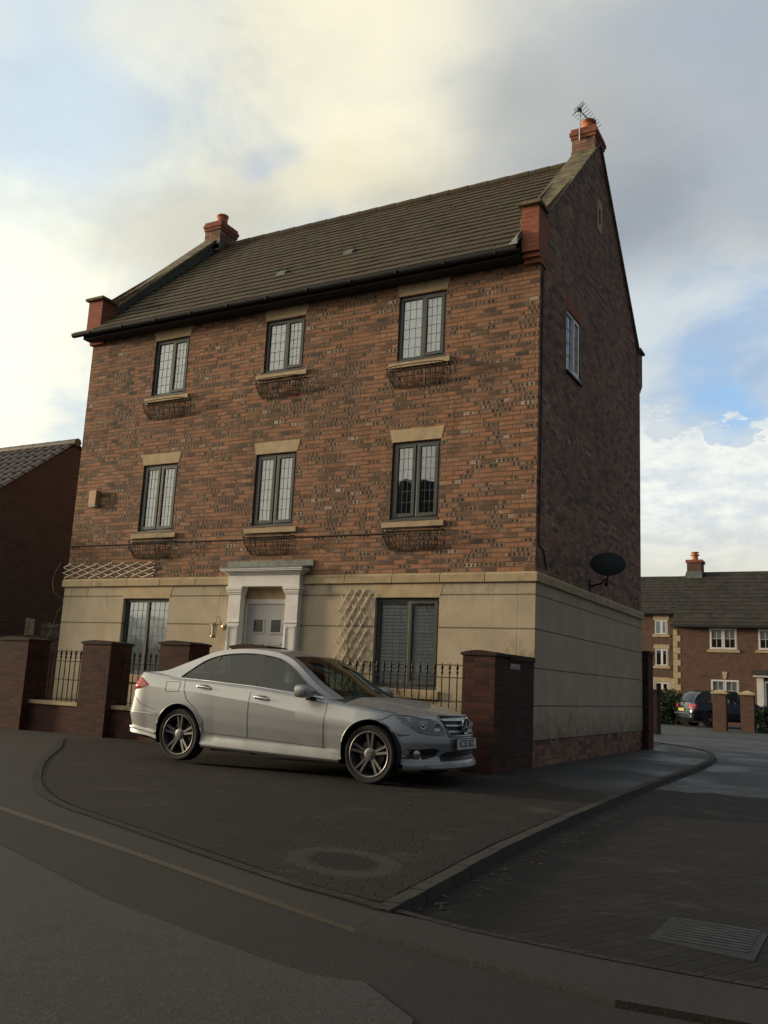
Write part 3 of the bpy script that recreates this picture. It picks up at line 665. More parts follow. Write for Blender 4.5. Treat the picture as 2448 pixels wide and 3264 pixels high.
# windows
def leaded(mb, x0, x1, z0, z1, y, nx, nz, r=.0028, tr=None):
    tr = tr or (lambda p: p)
    def bar(a, b, c, d): mb.hexa([tr(p) for p in ((a, y-r, c), (b, y-r, c), (b, y+r, c), (a, y+r, c), (a, y-r, d), (b, y-r, d), (b, y+r, d), (a, y+r, d))])
    for i in range(1, nx): u = x0+(x1-x0)*i/nx; bar(u-r, u+r, z0, z1)
    for i in range(1, nz): u = z0+(z1-z0)*i/nz; bar(x0, x1, u-r, u+r)
def window(parent, x0, x1, z0, z1, fm, yf=.055, sash=(0, 1), nx=3, nz=6, fw=.055, fill='curtain', tr=None, label=None, mullion=.03, lead=M_leadcame, lr=.0028, split=.5):
    tr = tr or (lambda p: p)
    def bx(mb, a, b, c, d, e, f, mi=0): mb.hexa([tr(p) for p in ((a, c, e), (b, c, e), (b, d, e), (a, d, e), (a, c, f), (b, c, f), (b, d, f), (a, d, f))], mi)
    w = empty('window', tr(((x0+x1)/2, 0, z0)), None, None); w.parent = parent
    off = Vector((0, 0, 0)); q = parent
    while q is not None: off += q.location; q = q.parent
    w.location = Vector(tr(((x0+x1)/2, 0, z0)))-off
    mb = MB(); fz = .085 if fill != 'none' else .06
    bx(mb, x0, x0+fw, yf, yf+.07, z0, z1); bx(mb, x1-fw, x1, yf, yf+.07, z0, z1)
    bx(mb, x0+fw, x1-fw, yf, yf+.07, z1-fw, z1); bx(mb, x0+fw, x1-fw, yf, yf+.07, z0, z0+fz)
    xm = x0+(x1-x0)*split; bx(mb, xm-mullion, xm+mullion, yf+.004, yf+.066, z0+fz, z1-fw)
    bx(mb, x0-.005, x1+.005, yf-.05, yf, z0+.001, z0+.028)
    mb.build('frame', fm, w)
    lights = [(x0+fw, xm-mullion), (xm+mullion, x1-fw)]
    gm = MB(); lm = MB()
    for i, (a, b) in enumerate(lights):
        c, d = z0+fz, z1-fw
        if i in sash:
            s = .045; sm = MB(); ys = yf-.016
            bx(sm, a-.012, a+s, ys, ys+.05, c-.012, d+.012); bx(sm, b-s, b+.012, ys, ys+.05, c-.012, d+.012)
            bx(sm, a+s, b-s, ys, ys+.05, d-s+.012, d+.012); bx(sm, a+s, b-s, ys, ys+.05, c-.012, c+s)
            sm.build('sash', fm, w, bevel=.004)
            a, b, c, d = a+s, b-s, c+s, d-s+.012; yg = ys+.025
        else: yg = yf+.03
        gm.face([tr(p) for p in ((a, yg, c), (b, yg, c), (b, yg, d), (a, yg, d))])
        if nx: leaded(lm, a, b, c, d, yg-.004, nx, nz, lr, tr)
    gm.build('pane', M_glass, w, fix=False)
    if nx: lm.build('leading', lead, w)
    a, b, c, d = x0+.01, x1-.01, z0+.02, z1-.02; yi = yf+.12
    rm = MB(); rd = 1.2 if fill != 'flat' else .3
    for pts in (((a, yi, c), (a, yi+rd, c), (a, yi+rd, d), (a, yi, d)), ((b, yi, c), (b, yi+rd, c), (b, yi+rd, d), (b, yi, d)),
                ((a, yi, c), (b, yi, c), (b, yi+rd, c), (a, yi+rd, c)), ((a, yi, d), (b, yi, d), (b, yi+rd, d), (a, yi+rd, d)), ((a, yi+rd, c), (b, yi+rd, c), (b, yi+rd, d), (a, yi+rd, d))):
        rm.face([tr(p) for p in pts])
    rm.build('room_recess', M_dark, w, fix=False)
    def folds(a, b, c, d, y, amp=.012, n=26):
        cm = MB(); top, bot = [], []
        for i in range(n+1):
            t_ = i/n; yy = y+amp*math.sin(t_*n*1.9)+amp*.5*math.sin(t_*11); top.append(tr((a+(b-a)*t_, yy, d))); bot.append(tr((a+(b-a)*t_, yy+.004, c)))
        cm.grid([bot, top]); return cm
    if fill in ('curtain', 'flat'): folds(a, b, c, d, yf+.068, .008, 40).build('net_curtain', M_curtain, w, smooth=60, fix=False)
    elif fill == 'drapes':
        for (p, q2) in ((a, a+.14), (b-.12, b)): folds(p, q2, c, d, yf+.13, .02, 10).build('curtain', simple('green_grey_curtain', (.30, .33, .26), .9), w, smooth=60, fix=False)
        cm = folds((a+b)/2-.09, (a+b)/2+.05, c, c+.55, yf+.16, .02, 8); cm.build('curtain', simple('beige_curtain', (.34, .31, .22), .9), w, smooth=60, fix=False)
        mb = MB(); mb.prism([tr(p) for p in ((a+.1, yf+.15, d), (a+.40, yf+.15, d), (a+.34, yf+.15, d-.70), (a+.22, yf+.15, d-.62), (a+.1, yf+.15, d-.55))], tuple(Vector(tr((0, .01, 0)))-Vector(tr((0, 0, 0))))); mb.build('curtain', M_blind, w)
    elif fill in ('shutter', 'halfshutter'):
        mb = MB(); n = int((d-c)/.062); xmid = (a+b)/2
        for (p, q2) in ((a, xmid-.02), (xmid+.02, b)):
            for (u0, u1) in ((p, p+.05), (q2-.05, q2)): bx(mb, u0, u1, yf+.071, yf+.10, c, d)
            bx(mb, p+.05, q2-.05, yf+.071, yf+.10, c, c+.07); bx(mb, p+.05, q2-.05, yf+.071, yf+.10, d-.07, d)
            for i in range(n):
                z = c+.08+i*(d-c-.16)/n
                op = .012 if fill == 'shutter' else .014
                mb.hexa([tr(v) for v in ((p+.05, yf+.072, z), (q2-.05, yf+.072, z), (q2-.05, yf+.079, z), (p+.05, yf+.079, z), (p+.05, yf+.072+op, z+.05), (q2-.05, yf+.072+op, z+.05), (q2-.05, yf+.079+op, z+.05), (p+.05, yf+.079+op, z+.05))])
        mb.build('shutter', M_blind, w)
    return w
spec = [dict(sash=(1,), fill='curtain', nx=3, nz=6), dict(sash=(1,), fill='shutter', nx=3, nz=5), dict(sash=(1,), fill='curtain', nx=3, nz=6),
        dict(fill='curtain', nx=3, nz=6), dict(fill='curtain', nx=3, nz=6), dict(fill='drapes', nx=3, nz=6),
        dict(sash=(), fill='glow', nx=4, nz=8), dict(sash=(1,), fill='halfshutter', nx=4, nz=8)]
for (x0, x1, z0, z1, kind), sp in zip(WIN, spec):
    if sp['fill'] == 'glow': sp['fill'] = 'curtain'
    w = window(house, x0, x1, z0, z1, M_frame, yf=(.045 if kind != 'low' else .06), fw=.06, **sp)
    zl = 7.73 if kind == 'top' else (z1+.006 if kind == 'mid' else 2.515)
    zt = zl+.215 if kind != 'low' else 2.742
    sp_ = .05 if kind != 'low' else .06
    y = -.006 if kind != 'low' else -.018
    mb = MB(); mb.prism([(x0-.01, y, zl), (x1+.01, y, zl), (x1+.01+sp_, y, zt), (x0-.01-sp_, y, zt)], (0, .13, 0)); mb.build('lintel', M_stone, w, bevel=.003)
    mb = MB(); zs = z0-.012
    if kind != 'low': mb.hexa([(x0-.125, -.05, zs-.10), (x1+.115, -.05, zs-.10), (x1+.115, .05, zs-.10), (x0-.125, .05, zs-.10), (x0-.125, -.05, zs-.012), (x1+.115, -.05, zs-.012), (x1+.115, .05, zs), (x0-.125, .05, zs)])
    else: mb.box(x0-.05, x1+.05, -.06, .05, z0-.14, z0-.01)
    mb.build('sill', M_band if kind != 'top' else M_stone, w, bevel=.004)
# gable window (white)
trg = lambda p: (W-p[1], p[0], p[2])
w = window(house, GW[0], GW[1], GW[2], GW[3], M_white, yf=.02, sash=(1,), nx=2, nz=4, fill='curtain', tr=trg, fw=.05)
mb = MB(); mb.box(W-.05, W+.005, GW[0]-.02, GW[1]+.07, GW[3]+.01, GW[3]+.235); mb.build('lintel', M_red, w)
mb = MB(); mb.box(W-.05, W+.045, GW[0]-.04, GW[1]+.06, GW[2]-.035, GW[2]-.002); mb.build('sill', M_dish, w)
# slit panel high in the gable
mb = MB(); mb.box(W-.02, W+.012, 3.30, 3.40, 10.1, 10.78); mb.box(W-.02, W+.012, 3.52, 3.62, 10.1, 10.78); mb.box(W-.02, W+.012, 3.40, 3.52, 10.1, 10.28); mb.box(W-.02, W+.012, 3.40, 3.52, 10.6, 10.78)
sl = mb.build('stone_slit', M_stone, house); mb = MB(); mb.box(W-.02, W+.004, 3.40, 3.52, 10.28, 10.6); mb.build('recess', M_dark, sl)

# door and surround
door = empty('door', (4.97, .12, .33), None, None); door.parent = house; door.location = Vector((4.97, .12, .33))-house.location
mb = MB(); mb.box(4.50, 5.42, .12, .17, .36, 2.42); mb.build('door_leaf', M_door, door)
mb = MB()
for cx in (4.77, 5.15):
    for (z0, z1) in ((1.30, 1.72), (.55, 1.15)):
        for (a, b, c, d) in ((cx-.13, cx+.13, z1-.018, z1), (cx-.13, cx+.13, z0, z0+.018), (cx-.13, cx-.112, z0, z1), (cx+.112, cx+.13, z0, z1)): mb.box(a, b, .106, .122, c, d)
    for (a, b, c, d) in ((cx-.13, cx+.13, 2.14, 2.165), (cx-.13, cx+.13, 1.90, 1.925), (cx-.13, cx-.105, 1.925, 2.14), (cx+.105, cx+.13, 1.925, 2.14)): mb.box(a, b, .100, .122, c, d)
mb.build('door_mouldings', M_door, door)
for cx in (4.77, 5.15):
    mb = MB(); mb.box(cx-.104, cx+.104, .112, .121, 1.926, 2.139); mb.build('door_light', M_glazed, door)
mb = MB(); mb.lathe([(.018, 0), (.018, .02), (.012, .03)], Matrix.Translation((4.96, .12, 1.62)) @ Matrix.Rotation(R(90), 4, 'X'), 12); mb.build('spyhole', M_iron, door)
mb = MB(); mb.box(4.43, 4.50, .09, .18, .33, 2.50); mb.box(5.42, 5.50, .09, .18, .33, 2.50); mb.box(4.50, 5.42, .09, .18, 2.42, 2.50); mb.build('door_frame', M_white2, door)
mb = MB(); mb.box(4.42, 5.54, .10, .16, 2.50, 2.745); mb.box(4.2, 5.8, .18, .22, .2, 2.745); mb.build('door_head_panel', M_stone, door)
sur = empty('door_surround', (4.97, 0, .33), None, None); sur.parent = house; sur.location = Vector((4.97, 0, .33))-house.location
for x0 in (4.26, 5.48):
    x1 = x0+.26; mb = MB()
    mb.box(x0, x1, -.13, .0, .33, 2.66); mb.box(x0-.02, x1+.02, -.15, 0, .33, .60)
    for (a, b, c, d) in ((x0+.02, x0+.05, .65, 2.02), (x1-.05, x1-.02, .65, 2.02), (x0+.05, x1-.05, .65, .68), (x0+.05, x1-.05, 1.99, 2.02)): mb.box(a, b, -.142, -.13, c, d)
    mb.box(x0-.012, x1+.012, -.147, 0, 2.07, 2.10)
    mb.box(x0-.015, x1+.015, -.15, 0, 2.57, 2.60); mb.box(x0-.028, x1+.028, -.165, 0, 2.60, 2.64); mb.box(x0-.045, x1+.045, -.18, 0, 2.64, 2.70)
    mb.build('pilaster', M_white2, sur, bevel=.003)
mb = MB(); mb.box(4.40, 4.43, -.0, .12, .33, 2.70); mb.box(5.53, 5.56, -.0, .12, .33, 2.70); mb.build('side_lining', M_white2, sur)
mb = MB(); mb.box(4.24, 5.76, -.155, 0, 2.70, 2.90); mb.build('frieze', M_white2, sur, bevel=.004)
mb = MB()
for (e, z0, z1) in ((.02, 2.90, 2.92), (.045, 2.92, 2.94), (.075, 2.94, 2.96), (.105, 2.96, 2.985), (.12, 2.985, 3.01)): mb.box(4.24-e, 5.76+e, -.155-e, 0, z0, z1)
mb.build('cornice', M_white2, sur, bevel=.004)
mb = MB(); mb.hexa([(4.11, -.285, 3.011), (5.89, -.285, 3.011), (5.89, 0, 3.011), (4.11, 0, 3.011), (4.11, -.285, 3.024), (5.89, -.285, 3.024), (5.89, -.02, 3.07), (4.11, -.02, 3.07)]); mb.box(4.07, 5.93, -.02, -.001, 3.04, 3.17)
mb.build('lead_canopy_top', M_lead, sur)
mb = MB(); mb.box(4.2, 5.8, -.5, .1, .18, .33); mb.build('doorstep', M_band, sur)

# ------------------------------------------------------------------ things fixed to the house
# TV aerial
aer = empty('tv_aerial', (W-.33, 3.10, 12.1), 'many-pronged television aerial on a thin mast strapped to the right chimney', 'aerial')
mb = MB(); mb.tube([(W-.29, 3.06, 11.95), (W-.29, 3.06, 12.66)], .014, 8); mb.build('mast', M_alu, aer)
mb = MB(); a = Vector((W-.31, 3.05, 12.64)); b = Vector((W-.05, 3.45, 12.40)); mb.tube([a, b], .012, 6); mb.box(W-.33, W-.26, 3.03, 3.09, 12.60, 12.67)
dirv_ = (b-a).normalized(); cr = Vector((.85, -.45, .25)).normalized(); cr = (cr-dirv_*cr.dot(dirv_)).normalized(); mb.build('boom', M_iron, aer)
mb = MB()
for i in range(9):
    p = a+(b-a)*(i/8); L = .18-.008*i; mb.tube([p-cr*L, p+cr*L], .0055, 5)
for s in (-1, 1):
    up_ = dirv_.cross(cr)
    for k in range(4): q = a+up_*s*(.03+.035*k)-dirv_*.01*k; mb.tube([q-cr*.13, q+cr*.13], .004, 5)
mb.build('elements', M_iron, aer)
# satellite dish
dish = empty('satellite_dish', (W+.01, 2.95, 3.12), 'dark oval satellite dish on the shaded brick gable above the string course', 'satellite dish')
ctr = Vector((W+.40, 2.62, 3.36)); nrm = Vector((.30, -.93, .12)).normalized(); ux = Vector((0, 0, 1)).cross(nrm).normalized(); uz = nrm.cross(ux)
rows = []
for i in range(7):
    r = i/6; rows.append([ctr+ux*(.30*r*math.cos(a))+uz*(.205*r*math.sin(a))+nrm*(.05*(1-r*r)) for a in [2*math.pi*k/32 for k in range(33)]])
mb = MB(); mb.grid(rows); mb.grid([[Vector(p)-nrm*.008 for p in r] for r in rows]); mb.tube([p for p in rows[-1][:-1]], .006, 5, closed=True); mb.build('reflector', M_dish, dish, smooth=60)
mb = MB(); foot = ctr-uz*.24-nrm*.03; mb.tube([ctr-nrm*.03, foot, (W+.22, 2.85, 3.05), (W+.02, 2.95, 3.02)], .018, 8); mb.box(W, W+.02, 2.88, 3.02, 2.93, 3.13); mb.build('mounting_arm', M_dish, dish)
mb = MB(); mb.tube([foot, ctr-uz*.30-nrm*.32], .012, 6); mb.box(*(lambda q: (q.x-.03, q.x+.03, q.y-.04, q.y+.04, q.z-.03, q.z+.03))(ctr-uz*.28-nrm*.34)); mb.build('receiver_arm', M_dish, dish)
# cables
mb = MB(); mb.tube([(.01, -.012, 3.575), (1.6, -.014, 3.565), (3.0, -.012, 3.575), (4.4, -.014, 3.56), (5.6, -.012, 3.57), (7.3, -.014, 3.565)], .009, 6)
tag(mb.build('wall_cable', M_cable), 'thin black cable clipped across the facade brickwork below the first floor windows', 'cable')
mb = MB(); mb.tube([(W+.008, .12, 7.8), (W+.008, .13, 5.5), (W+.008, .12, 3.32), (W+.01, .35, 3.27), (W+.01, .42, 3.1), (W+.01, .5, 3.0)], .010, 6)
tag(mb.build('wall_cable', M_cable), 'black cable running straight down the gable beside the house corner', 'cable')
mb = MB(); mb.tube([(-.20, -.02, 3.25), (-.33, -.03, 3.05), (-.36, -.04, 2.85), (-.30, -.04, 2.65)], .004, 6); mb.tube([(-.12, -.04, 2.25), (-.18, -.05, 2.0), (-.30, -.06, 1.72)], .004, 6); mb.tube([(-.30, -.04, 2.65), (-.18, .2, 2.45), (-.12, -.04, 2.25)], .004, 6)
tag(mb.build('loose_cable', M_wcable), 'loose pale cable hanging beside the left corner of the house', 'cable')
# alarm box
al = empty('alarm_box', (.585, -.05, 4.38), 'small tan alarm box high on the brick near the left corner', 'alarm box')
mb = MB(); mb.prism([(.49, -.11, 4.38), (.68, -.11, 4.38), (.685, -.11, 4.69), (.485, -.11, 4.69)], (0, .11, 0)); mb.build('case', M_tan, al, bevel=.012)
mb = MB(); mb.box(.50, .67, -.105, -.01, 4.362, 4.379); mb.build('base_strip', M_white, al)
# wall lantern
la = empty('wall_lantern', (4.12, -.02, 1.98), 'brass coach lantern with hooped bracket on the render left of the door', 'wall lantern')
brass = simple('aged_brass', (.38, .30, .17), .35, .7, var=.3, vscale=20)
mb = MB(); mb.lathe([(.055, 0), (.055, .02), (.03, .03)], Matrix.Translation((4.12, -.014, 2.0)) @ Matrix.Rotation(R(90), 4, 'X'), 14); mb.build('back_plate', brass, la, smooth=40)
mb = MB(); pts = [(4.12, -.04, 2.0)]+[(4.06-.06*math.cos(a), -.10-.05*math.sin(a/2), 2.08+.10*math.sin(a)) for a in [math.pi-math.pi*k/10 for k in range(11)]]; pts.append((4.0, -.16, 2.02)); mb.tube(pts, .008, 6); mb.build('bracket', brass, la, smooth=60)
mb = MB(); mb.lathe([(.01, 2.06), (.075, 2.03), (.08, 2.015), (.05, 2.01)], Matrix.Translation((4.0, -.16, 0)), 16); mb.lathe([(.05, 1.79), (.055, 1.81), (.05, 1.83), (.02, 1.84)], Matrix.Translation((4.0, -.16, 0)), 16)
for k in range(4): a = k*math.pi/2+.4; mb.tube([(4.0+.045*math.cos(a), -.16+.045*math.sin(a), 1.82), (4.0+.055*math.cos(a), -.16+.055*math.sin(a), 2.02)], .005, 5)
mb.build('cap_and_cage', brass, la, smooth=40)
mb = MB(); mb.lathe([(.035, 1.83), (.045, 2.01)], Matrix.Translation((4.0, -.16, 0)), 16); mb.build('glass_shade', simple('frosted_lamp_glass', (.6, .58, .5), .3), la, smooth=40)
# wire hayrack baskets
def basket(x0, x1, zt, label):
    r = empty('wire_basket', ((x0+x1)/2, 0, zt-.26), label, 'wire planter', 'empty wire window baskets'); n = 15; h = .32; d = .22; cx = (x0+x1)/2; hw = (x1-x0)/2
    mb = MB()
    def rim(t_):     # t 0 top .. 1 bottom
        k = math.cos(t_*math.pi/2*.92); w = hw*(1-.28*t_*t_); pts = []
        for i in range(19):
            a = math.pi*i/18; sx = math.copysign(abs(math.cos(a))**.55, math.cos(a)); pts.append((cx-w*sx, -.012-d*k*abs(math.sin(a))**.55, zt-h*t_))
        return pts
    lv = [rim(t_) for t_ in (0, .28, .56, .8, 1)]
    mb.tube(lv[0], .0085, 5); mb.tube([lv[0][0], lv[0][-1]], .008, 5); mb.build('rim', M_rust, r)
    mb = MB()
    for l in lv[1:]: mb.tube(l, .0055, 5)
    for i in range(n):
        q = 1+i*(16/(n-1)); i0 = int(q); f = q-i0
        mb.tube([tuple(Vector(l[i0]).lerp(Vector(l[min(18, i0+1)]), f)) for l in lv], .005, 5)
    for i in range(9): x = x0+.04+(x1-x0-.08)*i/8; mb.tube([(x, -.010, zt), (x, -.012, zt-h*.95)], .0045, 4)
    mb.build('mesh', M_rust, r)
    mb = MB()
    for x in (x0+.02, x1-.02): mb.lathe([(.012, 0), (.012, .02)], Matrix.Translation((x, -.02, zt+.01)) @ Matrix.Rotation(R(90), 4, 'X'), 8)
    mb.build('fixing_hook', M_alu, r)
    return r
for (x0, x1, zt, lab) in ((1.70, 2.83, 6.38, 'empty wire basket under the top floor window nearest the left corner'), (4.46, 5.52, 6.50, 'empty wire basket under the middle top floor window, above the door'), (7.22, 8.36, 6.38, 'empty wire basket under the top floor window nearest the right gable'),
                          (1.68, 2.80, 3.60, 'empty wire basket under the first floor window above the pale horizontal trellis'), (4.45, 5.50, 3.60, 'empty wire basket just above the white door surround'), (7.28, 8.36, 3.60, 'empty wire basket under the dark first floor window by the right gable')):
    basket(x0, x1, zt, lab)
# trellises
def clipseg(p, q, x0, x1, z0, z1):
    t0, t1 = 0, 1; dx_, dz_ = q[0]-p[0], q[1]-p[1]
    for pp, qq in ((-dx_, p[0]-x0), (dx_, x1-p[0]), (-dz_, p[1]-z0), (dz_, z1-p[1])):
        if abs(pp) < 1e-9:
            if qq < 0: return None
        else:
            r = qq/pp
            if pp < 0: t0 = max(t0, r)
            else: t1 = min(t1, r)
    return ((p[0]+dx_*t0, p[1]+dz_*t0), (p[0]+dx_*t1, p[1]+dz_*t1)) if t0 < t1-.02 else None
def trellis(name, x0, x1, z0, z1, ang, sp, label, yb=-.03, sk=0.0):
    r = empty(name, ((x0+x1)/2, -.02, z0), label, 'trellis')
    for s, y in ((1, yb-.012), (-1, yb)):
        c, sn = math.cos(R(ang)), math.sin(R(ang))*s; L = 4
        k = -int(6/sp)
        while k*sp < 6:
            ox = x0+k*sp+random.uniform(-.01, .01); seg = clipseg((ox-L*c, z0-L*sn), (ox+L*c, z0+L*sn), x0+random.uniform(-.03, .03), x1+random.uniform(-.03, .03), z0+random.uniform(0, .02), z1-random.uniform(0, .02))
            k += 1
            if not seg: continue
            (a, b), (c2, d) = seg
            if math.hypot(c2-a, d-b) < .1: continue
            t_ = Vector((c2-a, 0, d-b)).normalized(); n_ = Vector((-t_.z, 0, t_.x))*(.0115 if s > 0 else .0085)
            P = [Vector((a, 0, b)), Vector((c2, 0, d))]
            sh = lambda v: v+Vector((sk*(v.z-z0), 0, 0))
            mb = MB(); q = [sh(P[0]-n_), sh(P[1]-n_), sh(P[1]+n_), sh(P[0]+n_)]
            mb.prism([(v.x, y-.009, v.z) for v in q], (0, .010, 0)); mb.build('slat', M_wood, r)
    return r
trellis('trellis', -.10, 2.36, 2.91, 3.22, 17.5, .36, 'pale wooden lattice stretched sideways on top of the string course at the left', yb=-.02)
trellis('trellis', 6.47, 7.02, .75, 2.66, 61, .145, 'tall narrow wooden trellis on the render between door and right window', yb=-.035, sk=.03)
mb = MB(); pts = []
for i in range(24):
    t_ = i/23; pts.append((6.78+.10*math.sin(t_*7)+.10*t_*math.sin(t_*3), -.06-.015*math.sin(t_*13), .35+t_*2.1))
mb.tube(pts, .012, 6, taper=.3)
rnd = random.Random(3)
for i in range(12):
    p = Vector(pts[6+i]); q = p+Vector((rnd.uniform(-.18, .18), rnd.uniform(-.03, 0), rnd.uniform(.05, .25))); mb.tube([p, (p+q)/2+Vector((0, -.01, .03)), q], .005, 4, taper=.4)
tag(mb.build('climbing_plant', simple('bare_stem', (.12, .085, .05), .9)), 'bare twisted climbing stem growing up the tall narrow trellis', 'climbing plant')

# ------------------------------------------------------------------ front boundary: pillars, dwarf wall, railings
def pillar(x0, x1, y0, y1, z1, label, name='brick_pillar', grp='brick pillars of the front boundary', z0=0.0):
    r = empty(name, ((x0+x1)/2, (y0+y1)/2, z0), label, 'pillar', grp)
    mb = MB(); mb.box(x0, x1, y0, y1, z0-.03, z1-.07); mb.build('shaft', M_wallbrick, r)
    mb = MB(); e = .025; n = 8; xs = [x0-e+(x1-x0+2*e)*i/n for i in range(n+1)]
    top = [(x, z1-.035+.035*math.sin(math.pi*i/n)) for i, x in enumerate(xs)]
    mb.prism([(x0-e, y0-e, z1-.07)]+[(x, y0-e, z) for x, z in top]+[(x1+e, y0-e, z1-.07)], (0, y1-y0+2*e, 0)); mb.build('cap', M_cap, r)
    return r
M_cap = brick('brick_on_edge_cap', [(0, (.035, .022, .018)), (1, (.065, .035, .026))], (.025, .02, .016), bl=.075, bh=.3)
M_cap2 = M_cap
pillar(.25, 1.03, -1.62, -1.12, 1.66, 'broad brick pillar at the far left end of the front boundary')
pillar(2.36, 3.02, -1.60, -1.10, 1.635, 'brick pillar standing before the left ground floor window edge, between two railings')
pillar(4.10, 4.72, -1.60, -1.10, 1.66, 'brick gate pillar left of the front door, behind the silver car boot')
pillar(5.55, 6.22, -1.60, -1.10, 1.635, 'brick gate pillar mostly hidden behind the silver car roof')
pillar(9.44, 9.905, -1.56, -1.08, 1.64, 'tall brick pillar beside the silver car nose at the house corner')
# return wall from pillar to house corner
rw = empty('garden_wall', (9.78, -.6, 0), 'short dark brick wall joining the corner pillar to the house, with one whitened brick', 'wall')
mb = MB(); mb.box(9.68, 9.90, -1.08, -.016, -.03, 1.54); mb.build('brickwork', M_wallbrick, rw)
mb = MB(); mb.box(9.66, 9.925, -1.055, -.016, 1.54, 1.615); mb.build('coping', M_cap, rw)
mb = MB(); mb.box(9.9, 9.9035, -.98, -.60, 1.42, 1.49); mb.build('whitened_brick', simple('limewash', (.40, .38, .34), .9, var=.4, vscale=25), rw)
# dwarf walls
def dwarf(x0, x1, label):
    r = empty('dwarf_wall', ((x0+x1)/2, -1.34, 0), label, 'wall', 'low walls under the railings')
    mb = MB(); mb.box(x0, x1, -1.45, -1.23, -.03, .50); mb.build('brickwork', M_wallbrick, r)
    mb = MB(); mb.box(x0, x1, -1.48, -1.20, .50, .565); mb.build('coping', M_band, r, bevel=.006)
dwarf(1.03, 2.36, 'low wall with pale coping under the leftmost railing'); dwarf(3.02, 4.10, 'low wall with pale coping under the railing before the left window'); dwarf(6.22, 9.44, 'low wall behind the silver car bonnet and below the long railing')
bar0 = None
def railing(x0, x1, label):
    global bar0
    r = empty('railing', ((x0+x1)/2, -1.34, .565), label, 'railing', 'spear-topped black iron railings')
    mb = MB(); mb.box(x0, x1, -1.352, -1.328, 1.255, 1.267); mb.box(x0, x1, -1.352, -1.328, .60, .612); mb.build('rail', M_iron, r)
    n = int((x1-x0)/.113); st = (x1-x0)/n
    for i in range(n):
        x = x0+st*(i+.5)
        if bar0 is None:
            mb = MB(); mb.lathe([(.0085, 0), (.0085, .74), (.012, .745), (.020, .765), (.011, .79), (.010, .80), (.024, .825), (.013, .86), (.0, .91)], Matrix(), 8)
            bar0 = mb.build('bar', M_iron, None, smooth=40)
            b = bar0
        else:
            b = bar0.copy(); C.objects.link(b)
        b.parent = r; b.location = (x-(x0+x1)/2, 0, 0)
    return r
railing(1.03, 2.36, 'short spear-topped iron railing between the two leftmost pillars'); railing(3.02, 4.10, 'short spear-topped iron railing behind the tail of the silver car'); railing(6.22, 9.44, 'long spear-topped iron railing behind the silver car bonnet')
# bare shrub by the right window
mb = MB(); rnd = random.Random(11)
def twig(p, d, L, r, lvl):
    q = p+d*L; mid = (p+q)/2+Vector((rnd.uniform(-1, 1), rnd.uniform(-1, 1), rnd.uniform(-.5, 1)))*L*.08; mb.tube([p, mid, q], r, 4, taper=.55)
    if lvl:
        for _ in range(3):
            dd = (d+Vector((rnd.uniform(-.7, .7), rnd.uniform(-.7, .7), rnd.uniform(-.2, .5)))).normalized(); twig(p+(q-p)*rnd.uniform(.5, 1), dd, L*rnd.uniform(.55, .8), r*.55, lvl-1)
for i in range(9):
    twig(Vector((8.0+rnd.uniform(-.55, .75), -.9+rnd.uniform(-.15, .15), .3)), Vector((rnd.uniform(-.3, .3), rnd.uniform(-.25, .1), 1)).normalized(), .42, .009, 3)
tag(mb.build('bare_shrub', simple('brown_twigs', (.10, .075, .045), .9)), 'leafless twiggy shrub behind the long railing, before the right window', 'shrub')

# left side: side wall, fence, neighbour house
sw = empty('side_wall', (-1.4, .1, 0), 'dark brick side wall between the neighbouring house and the left corner', 'wall')
mb = MB(); mb.box(-3.0, -.02, 0, .22, -.05, 1.70); mb.build('brickwork', M_wallbrick, sw); mb = MB(); mb.box(-3.0, -.02, -.02, .24, 1.70, 1.77); mb.build('coping', M_cap, sw)
fe = empty('timber_fence', (-2.0, 1.4, 0), 'weathered timber fence with pale posts behind the dark side wall', 'fence')
for i in range(2):
    mb = MB(); mb.box(-2.62+i*.16, -2.57+i*.16, 1.3, 1.38, 0, 2.22-.02*i); mb.build('post', M_wood, fe)
mb = MB()
for i in range(9): mb.box(-2.15+i*.14, -2.03+i*.14, 1.38, 1.40, 0, 2.10+.02*math.sin(i*2))
mb.box(-2.15, -.9, 1.34, 1.38, 2.0, 2.08)
mb.build('boards', M_wood2, fe)
mb = MB(); rnd = random.Random(5)
for i in range(7): twig(Vector((-1.25+rnd.uniform(-.35, .45), .75, 1.3)), Vector((rnd.uniform(-.3, .4), 0, 1)).normalized(), .42, .008, 2)
tag(mb.build('bare_climber', simple('dry_stems', (.16, .13, .09), .9)), 'dry leafless stems poking above the dark side wall at far left', 'shrub')
nb = empty('neighbour_house', (-7, 2.5, 0), 'plain brown brick neighbouring house with shining pantiled roof at the left edge', 'house')
xn, pk, e0, e1 = -3.0, 2.5, -.75, 5.9; zE, zP = 4.05, 6.62
mb = MB()
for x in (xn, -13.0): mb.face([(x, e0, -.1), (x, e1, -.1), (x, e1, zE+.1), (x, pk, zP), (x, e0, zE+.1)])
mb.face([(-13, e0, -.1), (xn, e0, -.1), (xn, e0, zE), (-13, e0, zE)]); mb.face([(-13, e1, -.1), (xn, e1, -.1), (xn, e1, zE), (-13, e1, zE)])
mb.build('brick_wall', M_neigh, nb, fix=False)
